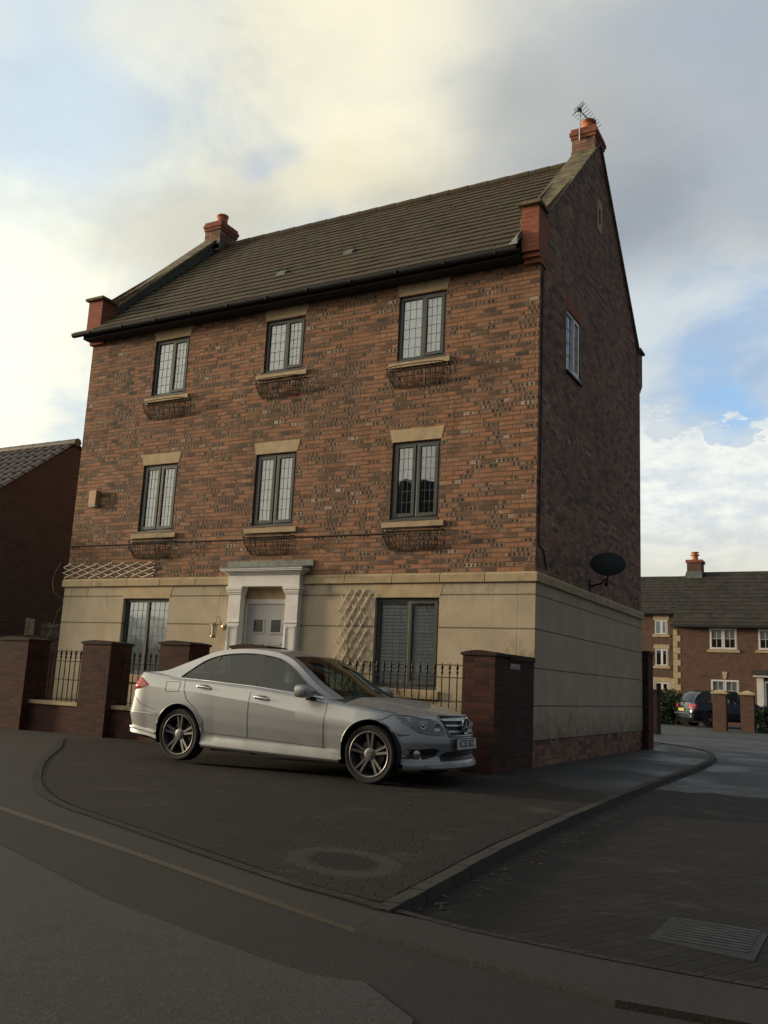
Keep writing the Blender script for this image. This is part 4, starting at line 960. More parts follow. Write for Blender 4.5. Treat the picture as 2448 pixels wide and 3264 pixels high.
def pantile(mb, x0, x1, ye, ze, yr, zr, n, pitch=.30):
    cnt = int((x1-x0)/pitch)
    for i in range(n):
        a, b = i/n, (i+1.08)/n
        nv = Vector((0, -(zr-ze), yr-ye) if yr > ye else (0, (zr-ze), ye-yr)).normalized()
        rowa, rowb, rowc = [], [], []
        for k in range(cnt*6+1):
            x = x0+(x1-x0)*k/(cnt*6); w_ = .032*math.sin(2*math.pi*k/6)
            A = Vector((x, ye+(yr-ye)*a, ze+(zr-ze)*a))+nv*(.05+w_); B = Vector((x, ye+(yr-ye)*b, ze+(zr-ze)*b))+nv*(.02+w_)
            rowa.append(A-nv*.035); rowb.append(A); rowc.append(B)
        mb.grid([rowa, rowb, rowc])
mb = MB(); sl_ = (zP-zE)/(pk-e0)
pantile(mb, -13, xn+.06, e0-.25, zE-.2*sl_, pk, zP+.02, 13); pantile(mb, -13, xn+.06, e1+.2, zE-.1, pk, zP+.02, 13)
M_pan = simple('pantile', (.085, .055, .036), .42, var=.35, vscale=6, spec=.6)
nr = mb.build('roof', M_pan, nb, smooth=35, fix=False)
mb = MB(); x = -13
while x < xn: mb.tube([(x, pk, zP+.05), (min(x+.44, xn+.06), pk, zP+.055)], .11, 8); x += .45
mb.build('ridge_tiles', M_pan, nr, smooth=50)

# ------------------------------------------------------------------ cars
paint_silver, gp, bp = mat('silver_car_paint')
gp.put(bp.inputs['Base Color'], (.42, .43, .425)); bp.inputs['Metallic'].default_value = .42; bp.inputs['Roughness'].default_value = .38
bp.inputs['Coat Weight'].default_value = .55; bp.inputs['Coat Roughness'].default_value = .04
geo_ = gp.n.new('ShaderNodeNewGeometry')
low_tone = gp.m('MULTIPLY', gp.ss(.75, .15, gp.sep(geo_.outputs['Position'])[2]), gp.ss(.35, .7, gp.noise(4, 5, .65, geo_.outputs['Position'])))  # patchy browner, darker tone towards the bottom of the body
gp.put(bp.inputs['Base Color'], gp.mix(gp.m('MULTIPLY', low_tone, .5), (.38, .40, .41), (.20, .185, .16)))
M_trimblack = simple('black_trim', (.012, .012, .013), .5)
M_rubber = simple('tyre_rubber', (.014, .014, .014), .85, bump=.001)
M_rim = simple('alloy_rim', (.13, .13, .127), .45, .6, var=.15)
M_chrome = simple('chrome', (.75, .75, .73), .15, .95, var=.03)
M_inner = simple('car_interior', (.035, .037, .038), .8)
M_red_lens = simple('red_lens', (.45, .02, .02), .2, coat=.5)
M_navy = simple('dark_navy_paint', (.012, .018, .028), .25, .3, coat=.8, var=.05)

def interp(tab, x):
    if x <= tab[0][0]: return tab[0][1]
    for (a, p), (b, q) in zip(tab, tab[1:]):
        if x <= b: t_ = (x-a)/(b-a); t_ = t_*t_*(3-2*t_)*.35+t_*.65; return p+(q-p)*t_
    return tab[-1][1]
class Car:
    pass
def build_car(P, root, paint):
    xcr, xcf = P['xcr'], P['xcf']
    NR, NS, NF = 9, 110, 12
    def level(lv):
        pts = []
        for i in range(NR):
            a = math.pi/2*i/NR; s_, c_ = math.sin(a), math.cos(a)
            pts.append((xcr-(xcr+lv['xr'])*c_**(2/lv.get('pr', 3.4)), lv['w']*s_**(2/lv.get('pr', 3.4))))
        for i in range(NS+1): pts.append((xcr+(xcf-xcr)*i/NS, lv['w']))
        for i in range(1, NF+1):
            a = math.pi/2*i/NF; s_, c_ = math.sin(a), math.cos(a)
            pts.append((xcf+(lv['xf']-xcf)*s_**(2/lv.get('pf', 2.1)), lv['w']*max(0, c_)**(2/lv.get('pf', 2.1))))
        out = []
        for x, y in pts:
            yy = y
            if lv.get('flare'):
                for wx in P['wheels']:
                    dd = abs(x-wx); yy += lv['flare']*max(0, 1-(dd/.55)**2)*(1 if y > .7 else 0)
            out.append(Vector((x, yy, interp(lv['z'], x))))
        return out
    LV0 = [level(l) for l in P['levels']]
    LV = [LV0[0]]
    for l0, l1 in zip(LV0, LV0[1:]):
        k = max(1, math.ceil(max(b.z-a.z for a, b in zip(l0, l1))/.022)) if l1[60].z < .8 else 1
        for q in range(1, k+1): LV.append([a.lerp(b, q/k) for a, b in zip(l0, l1)])
    n = len(LV[0])
    R_ = [[Vector((p.x, -p.y, p.z)) for p in l] for l in LV]
    mb = MB()
    mb.grid(LV); mb.grid(R_)
    # underside
    mb.grid([LV[0], R_[0]])
    # top deck with crowned section
    sh = LV[-1]; rows = []
    M_ = 14
    for i, p in enumerate(sh):
        row = []
        for k in range(M_+1):
            f = -1+2*k/M_; y = p.y*f
            xx = p.x + (P['cowlbulge'](p.x))*(1-f*f)
            crown = interp(P['crown'], p.x)*(1-abs(f)**2.6)
            if P.get('power') and p.x > .9: crown += .014*math.exp(-((abs(f)-.62)/.10)**2)*min(1, (p.x-.9)/.4)*(1 if p.x < 1.95 else max(0, (2.12-p.x)/.17))
            row.append(Vector((p.x, -y, p.z+crown)))
        rows.append(row)
    deck0 = len(mb.f)
    mb.grid(rows)
    body = mb.build('body', [paint, M_trimblack, M_inner], root, local=True)
    me = body.data
    bm = bmesh.new(); bm.from_mesh(me); bmesh.ops.remove_doubles(bm, verts=bm.verts, dist=1e-4)
    bmesh.ops.dissolve_degenerate(bm, edges=bm.edges, dist=1e-4)
    bmesh.ops.recalc_face_normals(bm, faces=bm.faces)
    for f in bm.faces:
        c = f.calc_center_median()
        if f.normal.z > .6 and P['cabin'][0]+.05 < c.x < P['cabin'][1] and abs(c.y) < .80 and c.z > .8: f.material_index = 2
        if f.normal.z < -.8 and c.z < .35: f.material_index = 1
    bm.to_mesh(me); bm.free()
    # wheel openings: drop the faces inside each arch circle and pull the rim of the hole onto the circle
    bm = bmesh.new(); bm.from_mesh(body.data); ar = P['arch']; zc = P['wr']+.012
    kill = []
    for f in bm.faces:
        c = f.calc_center_median()
        if abs(c.y) > .5 and any(math.hypot(c.x-wx, c.z-zc) < ar for wx in P['wheels']): kill.append(f)
    bmesh.ops.delete(bm, geom=kill, context='FACES')
    for e in bm.edges:
        if len(e.link_faces) == 1:
            for v in e.verts:
                for wx in P['wheels']:
                    d = math.hypot(v.co.x-wx, v.co.z-zc)
                    if abs(v.co.y) > .6 and d < ar+.05:
                        k = ar/max(d, 1e-6); v.co.x = wx+(v.co.x-wx)*k; v.co.z = max(.19, zc+(v.co.z-zc)*k) if v.co.z > .26 else v.co.z
    bm.to_mesh(body.data); bm.free()
    me = body.data
    me.polygons.foreach_set('use_smooth', [True]*len(me.polygons)); me.set_sharp_from_angle(angle=R(24))
    # surface lookup on right side
    def ysurf(x, z):
        best = None
        for l0, l1 in zip(LV, LV[1:]):
            def at(l):
                for a, b in zip(l, l[1:]):
                    if a.x <= x <= b.x and b.x > a.x: t_ = (x-a.x)/(b.x-a.x); return a.lerp(b, t_)
                return l[0] if x < l[0].x else l[-1]
            A, B = at(l0), at(l1)
            if A.z-1e-6 <= z <= B.z+1e-6 and B.z > A.z: return A.y+(B.y-A.y)*(z-A.z)/(B.z-A.z)
            best = B.y if z > B.z else (best if best is not None else A.y)
        return best
    def xfront(y, z, rear=False):
        c = None
        for l0, l1 in zip(LV, LV[1:]):
            def at(l):
                it = list(zip(l, l[1:]))
                it = it if rear else it[::-1]
                for a, b in it:
                    lo, hi = sorted((a.y, b.y))
                    if lo-1e-9 <= y <= hi+1e-9 and hi > lo: t_ = (y-a.y)/(b.y-a.y); return a.lerp(b, t_)
                return l[-1]
            A, B = at(l0), at(l1)
            if A.z-1e-6 <= z <= B.z+1e-6 and B.z > A.z: return A.x+(B.x-A.x)*(z-A.z)/(B.z-A.z)
            c = B.x if z > B.z else (c if c is not None else A.x)
        return c
    for wx in P['wheels']:
        for s in (-1, 1):
            cb = MB(); th_ = [R(-22)+R(224)*k/30 for k in range(31)]
            yo = .885
            cb.grid([[(wx+ar*math.cos(t_), s*y_, zc+ar*math.sin(t_)) for t_ in th_] for y_ in (yo-.012, .50)])
            cb.grid([[(wx+r_*math.cos(t_), s*.50, zc+r_*math.sin(t_)) for t_ in th_] for r_ in (ar, .01)])
            cb.build('wheel_arch_liner', M_trimblack, root, local=True, fix=False)
            cb = MB(); cb.tube([(lambda X, Z_: (X, s*(ysurf(X, Z_)-.002), Z_))(wx+(ar+.008)*math.cos(t_), zc+(ar+.008)*math.sin(t_)) for t_ in [R(4)+R(172)*k/36 for k in range(37)]], .010, 6)
            cb.build('arch_lip', paint, root, local=True, smooth=60)
    # greenhouse
    arc, dlo, belt = P['arc'], P['dlo'], P['belt']
    def resamp(pts, n):
        pts = [Vector(p) for p in pts]; 
        # catmull-rom smooth
        den = []
        for i in range(len(pts)-1):
            p0 = pts[max(0, i-1)]; p1 = pts[i]; p2 = pts[i+1]; p3 = pts[min(len(pts)-1, i+2)]
            for k in range(8):
                t_ = k/8; den.append(.5*((2*p1)+(-p0+p2)*t_+(2*p0-5*p1+4*p2-p3)*t_*t_+(-p0+3*p1-3*p2+p3)*t_**3))
        den.append(pts[-1]); L = [0]
        for a, b in zip(den, den[1:]): L.append(L[-1]+(b-a).length)
        out = []; j = 0
        for i in range(n+1):
            s_ = L[-1]*i/n
            while j < len(L)-2 and L[j+1] < s_: j += 1
            t_ = (s_-L[j])/max(1e-9, L[j+1]-L[j]); out.append(den[j].lerp(den[j+1], min(1, t_)))
        return out
    N = 36
    A = resamp(arc, N)                                   # (x, z, y)
    Dl = resamp(dlo, N)                                  # (x, z)
    zb = lambda x: interp(belt, x)
    def yg(x, z):                                        # side glass surface
        za, ya = None, None
        for a, b in zip(A, A[1:]):
            lo, hi = sorted((a.x, b.x))
            if lo <= x <= hi and hi > lo: t_ = (x-a.x)/(b.x-a.x); za = a.y+(b.y-a.y)*t_; ya = a.z+(b.z-a.z)*t_
        if za is None: za, ya = A[0].y, A[0].z
        b0 = zb(x); t_ = max(0, min(1, (z-b0)/max(.05, za-b0)))
        yb_ = P['belty']; return yb_+(ya-yb_)*(t_**1.25)
    for s in (-1, 1):
        mb = MB()
        outer = [Vector((a.x, s*a.z, a.y)) for a in A]
        innr = [Vector((d[0], s*yg(d[0], d[1]), d[1])) for d in Dl]
        mb.grid([outer, innr])
        xa, xe = A[0].x, A[-1].x; bot_o, bot_i = [], []
        for i in range(N+1):
            t_ = i/N; x = xa+(xe-xa)*t_; bot_o.append(Vector((x, s*(P['belty']+.01), zb(x)-.03)))
            xi = Dl[0][0]+(Dl[-1][0]-Dl[0][0])*t_; zi = Dl[0][1]+(Dl[-1][1]-Dl[0][1])*t_; bot_i.append(Vector((xi, s*yg(xi, zi), zi)))
        mb.grid([bot_o, bot_i]); mb.face([bot_o[0], bot_i[0], innr[0], outer[0]]); mb.face([bot_o[-1], bot_i[-1], innr[-1], outer[-1]])
        mb.build('window_surround', paint, root, local=True, smooth=50)
        mb = MB(); rows = []
        for k in range(6):
            t_ = k/5; rows.append([(lambda q: Vector((q[0], s*(yg(q[0], q[1])-.006), q[1])))((bot_i[i].x+(innr[i].x-bot_i[i].x)*t_, bot_i[i].z+(innr[i].z-bot_i[i].z)*t_)) for i in range(N+1)])
        mb.grid(rows); mb.build('side_glass', M_carglass, root, local=True, smooth=60)
        # pillars
        mb = MB()
        for (x0, x1, x2, x3) in P['pillars']:           # bottom x0..x1, top x2..x3
            pz = []
            for x, top in ((x0, 0), (x1, 0), (x3, 1), (x2, 1)):
                if top:
                    zz = min((abs(d[0]-x), d[1]) for d in Dl if d[1] > zb(x)+.12)[1]
                else: zz = zb(x)+.005
                pz.append(Vector((x, s*(yg(x, zz)+.002), zz)))
            mb.prism(pz, (0, -s*.02, 0))
        mb.build('door_pillar', M_trimblack, root, local=True)
        mb = MB(); mb.tube([Vector((x, s*(P['belty']+.012), zb(x)+.002)) for x in [Dl[0][0]+(Dl[-1][0]-Dl[0][0])*i/14 for i in range(15)]], .009, 6); mb.build('belt_moulding', M_chrome if P.get('chrome') else M_trimblack, root, local=True, smooth=60)
        mb = MB(); mb.tube([Vector((p.x, p.y+s*.002, p.z)) for p in innr], .006, 5); mb.build('window_seal', M_trimblack, root, local=True)
        pl = MB()
        for line in P['gaps']:
            pl.tube([Vector((x, s*(ysurf(x, z)+.0005), z)) for x, z in resamp2(line)], .0032, 5)
        pl.build('panel_gaps', M_trimblack, root, local=True)
    # roof / screens across
    iA, iB = P['iw'](A), P['ir'](A)
    def cross(i):
        a = A[i]; row = []
        t_ = i/N
        bx_ = P['bulge'](a.x)
        for k in range(17):
            f = -1+2*k/16; row.append(Vector((a.x+bx_*(1-f*f), a.z*f, a.y+P['roofcrown']*(1-abs(f)**2.2)*P['crownk'](a.x))))
        return row
    mb = MB(); mb.grid([cross(i) for i in range(iA, iB+1)]); mb.build('roof_panel', paint, root, local=True, smooth=40)
    for nm_, lo, hi in (('windscreen', 0, iA), ('rear_window', iB, N)):
        rows = [cross(i) for i in range(lo, hi+1)]; mb = MB(); mb.grid([[p for p in r[1:-1]] for r in rows]); mb.build(nm_, M_carglass, root, local=True, smooth=40)
        mb = MB(); mb.grid([r[:2] for r in rows]); mb.build('screen_pillar', paint, root, local=True, smooth=40); mb = MB(); mb.grid([r[-2:] for r in rows]); mb.build('screen_pillar', paint, root, local=True, smooth=40)
    c = Car(); c.LV = LV; c.ysurf = ysurf; c.xfront = xfront; c.yg = yg; c.zb = zb; c.A = A; return c
def resamp2(line, n=10):
    out = []
    for a, b in zip(line, line[1:]):
        for k in range(n): t_ = k/n; out.append((a[0]+(b[0]-a[0])*t_, a[1]+(b[1]-a[1])*t_))
    out.append(line[-1]); return out
def wheel(root, x, s, wr, rimr, hw, spokes=5, twin=True, steer=0):
    w = empty('wheel', (x, s*hw, wr), None, None); w.parent = root
    # local: axis = y, outward = s*y
    M = Matrix.Rotation(R(-90*s), 4, 'X')     # local z -> outward
    mb = MB(); mb.lathe([(rimr*.98, -.20), (wr*.93, -.205), (wr, -.185), (wr, -.03), (wr*.985, -.015), (wr*.93, -.002), (rimr*1.04, -.006), (rimr, -.012)], M, 48, caps=False); mb.build('tyre', M_rubber, w, local=True, smooth=35)
    mb = MB(); prof = [(rimr*1.0, -.012), (rimr*1.03, -.004), (rimr*1.0, .0), (rimr*.955, -.006), (rimr*.93, -.03), (rimr*.90, -.12), (rimr*.88, -.19)]
    i0 = len(mb.v); n = 48
    mb.grid([[tuple(M @ Vector((r*math.cos(2*math.pi*q/n), r*math.sin(2*math.pi*q/n), h))) for q in range(n+1)] for r, h in prof])
    for k in range(spokes):
        a0 = 2*math.pi*k/spokes+math.pi/2
        for t_ in ((-1, 1) if twin else (0,)):
            ai = a0+t_*.20; ao = a0+t_*.155
            r0, r1 = .05, rimr*.95
            w0, w1 = .017, .019
            pi, po = Vector((r0*math.cos(ai), r0*math.sin(ai), 0)), Vector((r1*math.cos(ao), r1*math.sin(ao), 0))
            tt = (po-pi).normalized(); nn = Vector((-tt.y, tt.x, 0))
            P8 = [pi-nn*w0, po-nn*w1, po+nn*w1, pi+nn*w0]
            zi, zo = -.035, -.012
            zz = (zi, zo, zo, zi)
            mb.hexa([M @ Vector((p.x, p.y, z-.03)) for p, z in zip(P8, zz)]+[M @ Vector((p.x*1.0, p.y*1.0, z)) for p, z in zip([pi-nn*w0*.7, po-nn*w1*.75, po+nn*w1*.75, pi+nn*w0*.7], zz)])
    mb.lathe([(.072, -.075), (.072, -.034), (.06, -.028), (.034, -.026)], M, 24)
    mb.build('rim', M_rim, w, local=True, smooth=30)
    mb = MB(); mb.lathe([(.032, -.026), (.030, -.018), (.0, -.016)], M, 20); mb.build('hub_cap', M_chrome, w, local=True, smooth=40)
    mb = MB(); mb.lathe([(.155, -.10), (.155, -.085)], M, 32); mb.build('brake_disc', simple('brake_disc', (.12, .115, .11), .45, .8), w, local=True)
    mb = MB(); mb.lathe([(rimr*.95, -.19), (rimr*.95, -.17)], M, 32); mb.build('inner_barrel', M_trimblack, w, local=True)
    return w

silver = empty('silver_saloon', (7.994, -3.032, .062), 'silver four-door saloon with twin-spoke alloys parked on the block paved drive', 'car', rot=(R(.3), R(.6), R(-.39)))
Z = lambda *p: [(x, z) for x, z in p]
SP = dict(archy=.886, xcr=-2.02, xcf=1.22, wheels=(-1.38, 1.38), arch=.362, wr=.318, power=True, chrome=True,
  cabin=(-1.95, 1.02), cowlbulge=lambda x: 0.0,
  levels=[
   dict(z=Z((-2.41, .27), (-1.9, .23), (-1.7, .19), (1.7, .185), (1.95, .20), (2.2, .215)), w=.80, xr=2.33, xf=2.12, pf=2.5),
   dict(z=Z((-2.41, .31), (-1.9, .27), (-1.7, .235), (1.7, .235), (2.2, .245)), w=.868, xr=2.38, xf=2.17, pf=2.5),
   dict(z=Z((-2.41, .35), (-1.9, .31), (-1.7, .27), (1.7, .27), (2.2, .275)), w=.862, xr=2.385, xf=2.165, pf=2.5),
   dict(z=Z((-2.41, .40), (-1.7, .335), (1.7, .34), (2.2, .33)), w=.846, xr=2.37, xf=2.12, pf=2.4, flare=.022),
   dict(z=Z((-2.41, .53), (2.2, .47)), w=.872, xr=2.41, xf=2.15, pf=2.35, flare=.018),
   dict(z=Z((-2.41, .56), (2.2, .53)), w=.876, xr=2.40, xf=2.145, pf=2.3, flare=.016),
   dict(z=Z((-2.41, .70), (-1.3, .72), (.78, .60), (2.2, .60)), w=.884, xr=2.345, xf=2.12, pf=2.2, flare=.008),
   dict(z=Z((-2.41, .885), (-1.9, .885), (-1.3, .86), (-.33, .79), (.41, .715), (.78, .672), (1.5, .655), (2.2, .66)), w=.882, xr=2.31, xf=2.115, pf=2.15),
   dict(z=Z((-2.41, .905), (-1.9, .91), (-1.3, .885), (-.33, .815), (.41, .745), (.78, .705), (1.5, .69), (2.2, .70)), w=.868, xr=2.30, xf=2.11, pf=2.1),
   dict(z=Z((-2.41, .99), (-2.1, 1.0), (-1.3, .975), (-.33, .935), (.41, .875), (.78, .835), (1.3, .79), (1.67, .745), (2.0, .735), (2.2, .755)), w=.838, xr=2.27, xf=2.09, pf=2.05),
   dict(z=Z((-2.41, 1.045), (-2.1, 1.055), (-1.3, 1.003), (-.33, .968), (.24, .925), (.59, .893), (.85, .87), (1.3, .825), (1.67, .775), (1.95, .755), (2.2, .785)), w=.80, xr=2.25, xf=2.06, pf=2.05),
  ],
  crown=[(-2.41, .02), (-2.0, .035), (-1.8, .03), (.7, .05), (1.0, .075), (1.4, .085), (1.8, .065), (2.0, .03), (2.1, .0)],
  arc=[(.86, .872, .745), (.54, 1.035, .70), (.33, 1.18, .665), (.16, 1.295, .635), (-.015, 1.365, .61), (-.22, 1.405, .60), (-.54, 1.42, .595), (-.80, 1.41, .60), (-1.07, 1.37, .61), (-1.32, 1.28, .635), (-1.56, 1.19, .66), (-1.80, 1.10, .69), (-2.02, 1.062, .72)],
  dlo=[(.70, .905), (.52, .985), (.39, 1.065), (.22, 1.185), (.05, 1.278), (-.125, 1.328), (-.385, 1.358), (-.66, 1.357), (-.95, 1.325), (-1.18, 1.25), (-1.35, 1.13), (-1.48, 1.02)],
  belt=Z((-2.1, 1.045), (-1.34, 1.005), (-.33, .968), (.24, .925), (.59, .895), (.86, .868)), belty=.792,
  pillars=[(-.47, -.27, -.43, -.27), (-1.03, -.995, -1.0, -.965)],
  gaps=[[(-1.36, .985), (-1.35, .90), (-1.28, .76), (-1.12, .65), (-1.0, .52), (-.985, .39)], [(-.315, .955), (-.315, .37)], [(.785, .85), (.77, .60), (.765, .33)], [(-.985, .375), (0, .36), (.80, .34)],
        [(.80, .862), (1.3, .822), (1.62, .778)], [(-1.66, .955), (-1.43, .965), (-1.42, .84), (-1.63, .835), (-1.66, .955)], [(1.62, .775), (1.50, .70), (1.36, .70)], [(-1.78, .60), (-2.05, .66), (-2.2, .78)]],
  iw=lambda A: min(range(len(A)), key=lambda i: abs(A[i].x-.06)+(A[i].y < 1.2)*9), ir=lambda A: min(range(len(A)), key=lambda i: abs(A[i].x+1.12)+(A[i].y < 1.2)*9),
  bulge=lambda x: .27*max(0, min(1, (x+.25)/1.1)) if x > -.6 else -.16*max(0, min(1, (-x-.7)/1.1)), roofcrown=.028, crownk=lambda x: 1 if x < .3 else 1.5)
car = build_car(SP, silver, paint_silver)
for x in (-1.38, 1.38):
    for s in (-1, 1): wheel(silver, x, s, .318, .243, .868)
L = lambda y0, y1, z0, z1, x0, x1, name, m, **k: None
def lbox(name, m, x0, x1, y0, y1, z0, z1, bev=.01, mbx=None):
    mb = MB(); mb.box(x0, x1, y0, y1, z0, z1); return mb.build(name, m, silver, local=True, bevel=bev)
def patch(name, m, pts, off, thick=.012, parent=silver, car=car, smooth=50, dome=0.0):
    mb = MB(); c = sum((Vector(p) for p in pts), Vector())/len(pts); rear = c.x < 0; sg = 1 if c.y > 0 else -1
    def prj(p, t_):
        if rear: q = Vector((car.xfront(abs(p.y), p.z, True), p.y, p.z)) if abs(p.y) < .70 else Vector((p.x, sg*car.ysurf(p.x, p.z), p.z))
        else: q = Vector((car.xfront(abs(p.y), p.z), p.y, p.z)) if abs(p.y) < .66 else Vector((p.x, sg*car.ysurf(p.x, p.z), p.z))
        o = Vector(((-1 if rear else 1)*(1 if abs(p.y) < .70 else .5), sg*(.5 if abs(p.y) < .70 else 1), 0)).normalized()
        return q+o*(off+dome*t_)
    den = []
    for p, q in zip(pts, pts[1:]+pts[:1]):
        for k in range(3): den.append(Vector(p).lerp(Vector(q), k/3))
    rings = [[prj(p.lerp(c, t_), t_) for p in den] for t_ in (0, .2, .45, .7, .9)]
    rings = [[r-Vector(((-1 if rear else 1)*.012, sg*.012, 0)) for r in rings[0]]]+rings
    mb.grid([r+[r[0]] for r in rings]); mb.face(rings[-1])
    return mb.build(name, m, parent, local=True, smooth=smooth, fix=False)
for s in (-1, 1):
    ys = lambda x, z: Vector((x, s*car.ysurf(x, z), z)); xf = lambda y, z: Vector((car.xfront(y, z), s*y, z)); xr = lambda y, z: Vector((car.xfront(y, z, True), s*y, z))
    # headlamp: dark housing, bowls, lens
    hl = [ys(1.60, .768), ys(1.72, .765), ys(1.84, .752), xf(.60, .742), xf(.50, .735), xf(.415, .70), xf(.385, .64), xf(.375, .575), xf(.46, .565), xf(.58, .575), xf(.66, .595), ys(1.82, .63), ys(1.70, .69)]
    h = patch('headlamp', simple('headlamp_reflector', (.20, .21, .22), .18, .6, coat=1.0), hl, .003, .02)
    for (yy, zz, rr) in ((.46, .645, .055), (.60, .66, .05)):
        c = xf(yy, zz); d = Vector((.75, s*.66, 0)).normalized()
        mb = MB(); mb.lathe([(rr, 0), (rr*1.02, .008), (rr*.8, .01), (rr*.55, .005), (.0, .009)], Matrix.Translation(c+d*.006) @ d.to_track_quat('Z', 'Y').to_matrix().to_4x4(), 20); o = mb.build('lamp_bowl', M_chrome, h, local=True, smooth=30)
    mb = MB(); mb.tube([p+Vector((.006, s*.006, 0)) for p in hl], .005, 5, closed=True); mb.build('lens_edge', M_chrome, h, local=True)
    # tail lamp
    tl = [ys(-1.93, .90), xr(.74, .96) if False else ys(-2.08, .985), ys(-2.2, 1.01), xr(.62, .99), xr(.50, .93), xr(.52, .84), xr(.68, .83), ys(-2.17, .83), ys(-2.05, .86)]
    patch('tail_lamp', M_red_lens, tl, .006, dome=.012)
    # front fog recess and bumper trim
    fg = [xf(.80, .40), xf(.66, .405), xf(.52, .42), xf(.44, .40), xf(.50, .33), xf(.62, .30), xf(.78, .30)]
    f = patch('fog_lamp_recess', M_trimblack, fg, .002, .01)
    c = xf(.66, .35); d = Vector((.8, s*.6, 0)).normalized(); mb = MB(); mb.lathe([(.042, 0), (.044, .010), (.03, .012), (.0, .016)], Matrix.Translation(c+d*.003) @ d.to_track_quat('Z', 'Y').to_matrix().to_4x4(), 16); mb.build('fog_lamp', M_chrome, f, local=True, smooth=30)
    # handles
    for (hx, hz) in ((-1.03, .915), (-.13, .835)):
        y = car.ysurf(hx, hz); hd = empty('door_handle', (hx, s*y, hz), None, None); hd.parent = silver
        mb = MB(); mb.prism([(-.11, s*.002, -.005), (-.06, s*.002, .035), (.05, s*.002, .035), (.11, s*.002, 0), (.07, s*.002, -.035), (-.05, s*.002, -.035)], (0, s*.003, 0)); mb.build('recess', simple('handle_recess', (.15, .15, .15), .4, .5), hd, local=True)
        mb = MB(); mb.tube([(-.105, s*.012, .014), (-.05, s*.03, .012), (.05, s*.03, .002), (.105, s*.012, -.008)], .0135, 8); mb.build('grip', M_chrome, hd, local=True, smooth=60)
    # mirror
    mr = empty('door_mirror', (.56, s*.83, .90), None, None); mr.parent = silver
    mb = MB(); rows = []
    for i, (xx, sc_) in enumerate(((-.095, .80), (-.085, .96), (-.03, 1.0), (.03, .93), (.07, .72), (.085, .35))):
        rows.append([(xx, s*(.135+.115*sc_*math.copysign(abs(math.cos(a))**.6, math.cos(a))), .055+.075*sc_*math.copysign(abs(math.sin(a))**.6, math.sin(a))) for a in [2*math.pi*k/20 for k in range(21)]])
    mb.grid(rows); mb.face(rows[0][:-1]); mb.face(rows[-1][:-1]); mb.build('mirror_shell', paint_silver, mr, local=True, smooth=45)
    mb = MB(); mb.box(-.05, .05, *sorted((s*-.03, s*.06)), -.045, .0); mb.build('mirror_foot', M_trimblack, mr, local=True, bevel=.01)
    mb = MB(); mb.tube([(.075, s*.05, .045), (.088, s*.13, .045), (.04, s*.245, .04)], .006, 6); mb.build('indicator', M_trimblack, mr, local=True)
    # seats
    for (sx, w_) in ((.0, .25), (-.95, .27)):
        se = empty('seat', (sx, s*.37, .45), None, None); se.parent = silver
        mb = MB(); mb.hexa([(-.28, -w_, .0), (-.16, -w_, 0), (-.16, w_, 0), (-.28, w_, 0), (-.42, -w_*.85, .62), (-.33, -w_*.85, .64), (-.33, w_*.85, .64), (-.42, w_*.85, .62)]); mb.build('seat_back', M_inner, se, local=True, bevel=.03)
        mb = MB(); mb.box(-.45, -.35, -.13, .13, .66, .82); mb.build('headrest', M_inner, se, local=True, bevel=.03)
ec = lambda y, z, dx_=0: Vector((car.xfront(abs(y), z)+dx_, y, z))
# grille with three louvres and the star
gr = empty('grille', (2.05, 0, .6), None, None); gr.parent = silver
def gl(v): return Vector(v)-Vector((2.05, 0, .6))
ny = 16
ztop = lambda y: .775-.03*(abs(y)/.4)**2; zbot = .555
mb = MB(); rows = [[gl(ec(-hw+2*hw*i/ny, z, .006)) for i in range(ny+1)] for z, hw in ((.555, .31), (.62, .345), (.70, .375), (.765, .38))]; mb.grid(rows); mb.build('grille_mesh', M_trimblack, gr, local=True, smooth=40)
mb = MB(); ringp = [gl(ec(-.31+.62*i/ny, .552, .012)) for i in range(ny+1)]+[gl(ec(.385-.77*i/ny, .772, .012)) for i in range(ny+1)]
mb.tube(ringp, .011, 6, closed=True); mb.build('grille_frame', paint_silver, gr, local=True, smooth=60)
for z, hw in ((.60, .325), (.665, .355), (.725, .375)):
    mb = MB(); mb.grid([[gl(ec(-hw+2*hw*i/ny, z-.016, .008)) for i in range(ny+1)], [gl(ec(-hw+2*hw*i/ny, z-.004, .024)) for i in range(ny+1)], [gl(ec(-hw+2*hw*i/ny, z+.014, .010)) for i in range(ny+1)]]); mb.build('louvre', paint_silver, gr, local=True, smooth=60)
c = gl(ec(0, .665, .036)); mb = MB(); mb.tube([c+Vector((0, .088*math.cos(a), .088*math.sin(a))) for a in [2*math.pi*k/28 for k in range(28)]], .009, 6, closed=True)
for k in range(3):
    a = math.pi/2+2*math.pi*k/3; d = Vector((0, math.cos(a), math.sin(a))); nrm_ = Vector((0, -d.z, d.y)); mb.prism([c-nrm_*.016, c+d*.088, c+nrm_*.016], (.012, 0, 0))
mb.build('star_emblem', M_chrome, gr, local=True)
mb = MB(); mb.lathe([(.084, -.012), (.084, 0)], Matrix.Translation(c) @ Matrix.Rotation(R(90), 4, 'Y'), 28); mb.build('emblem_backing', M_trimblack, gr, local=True)
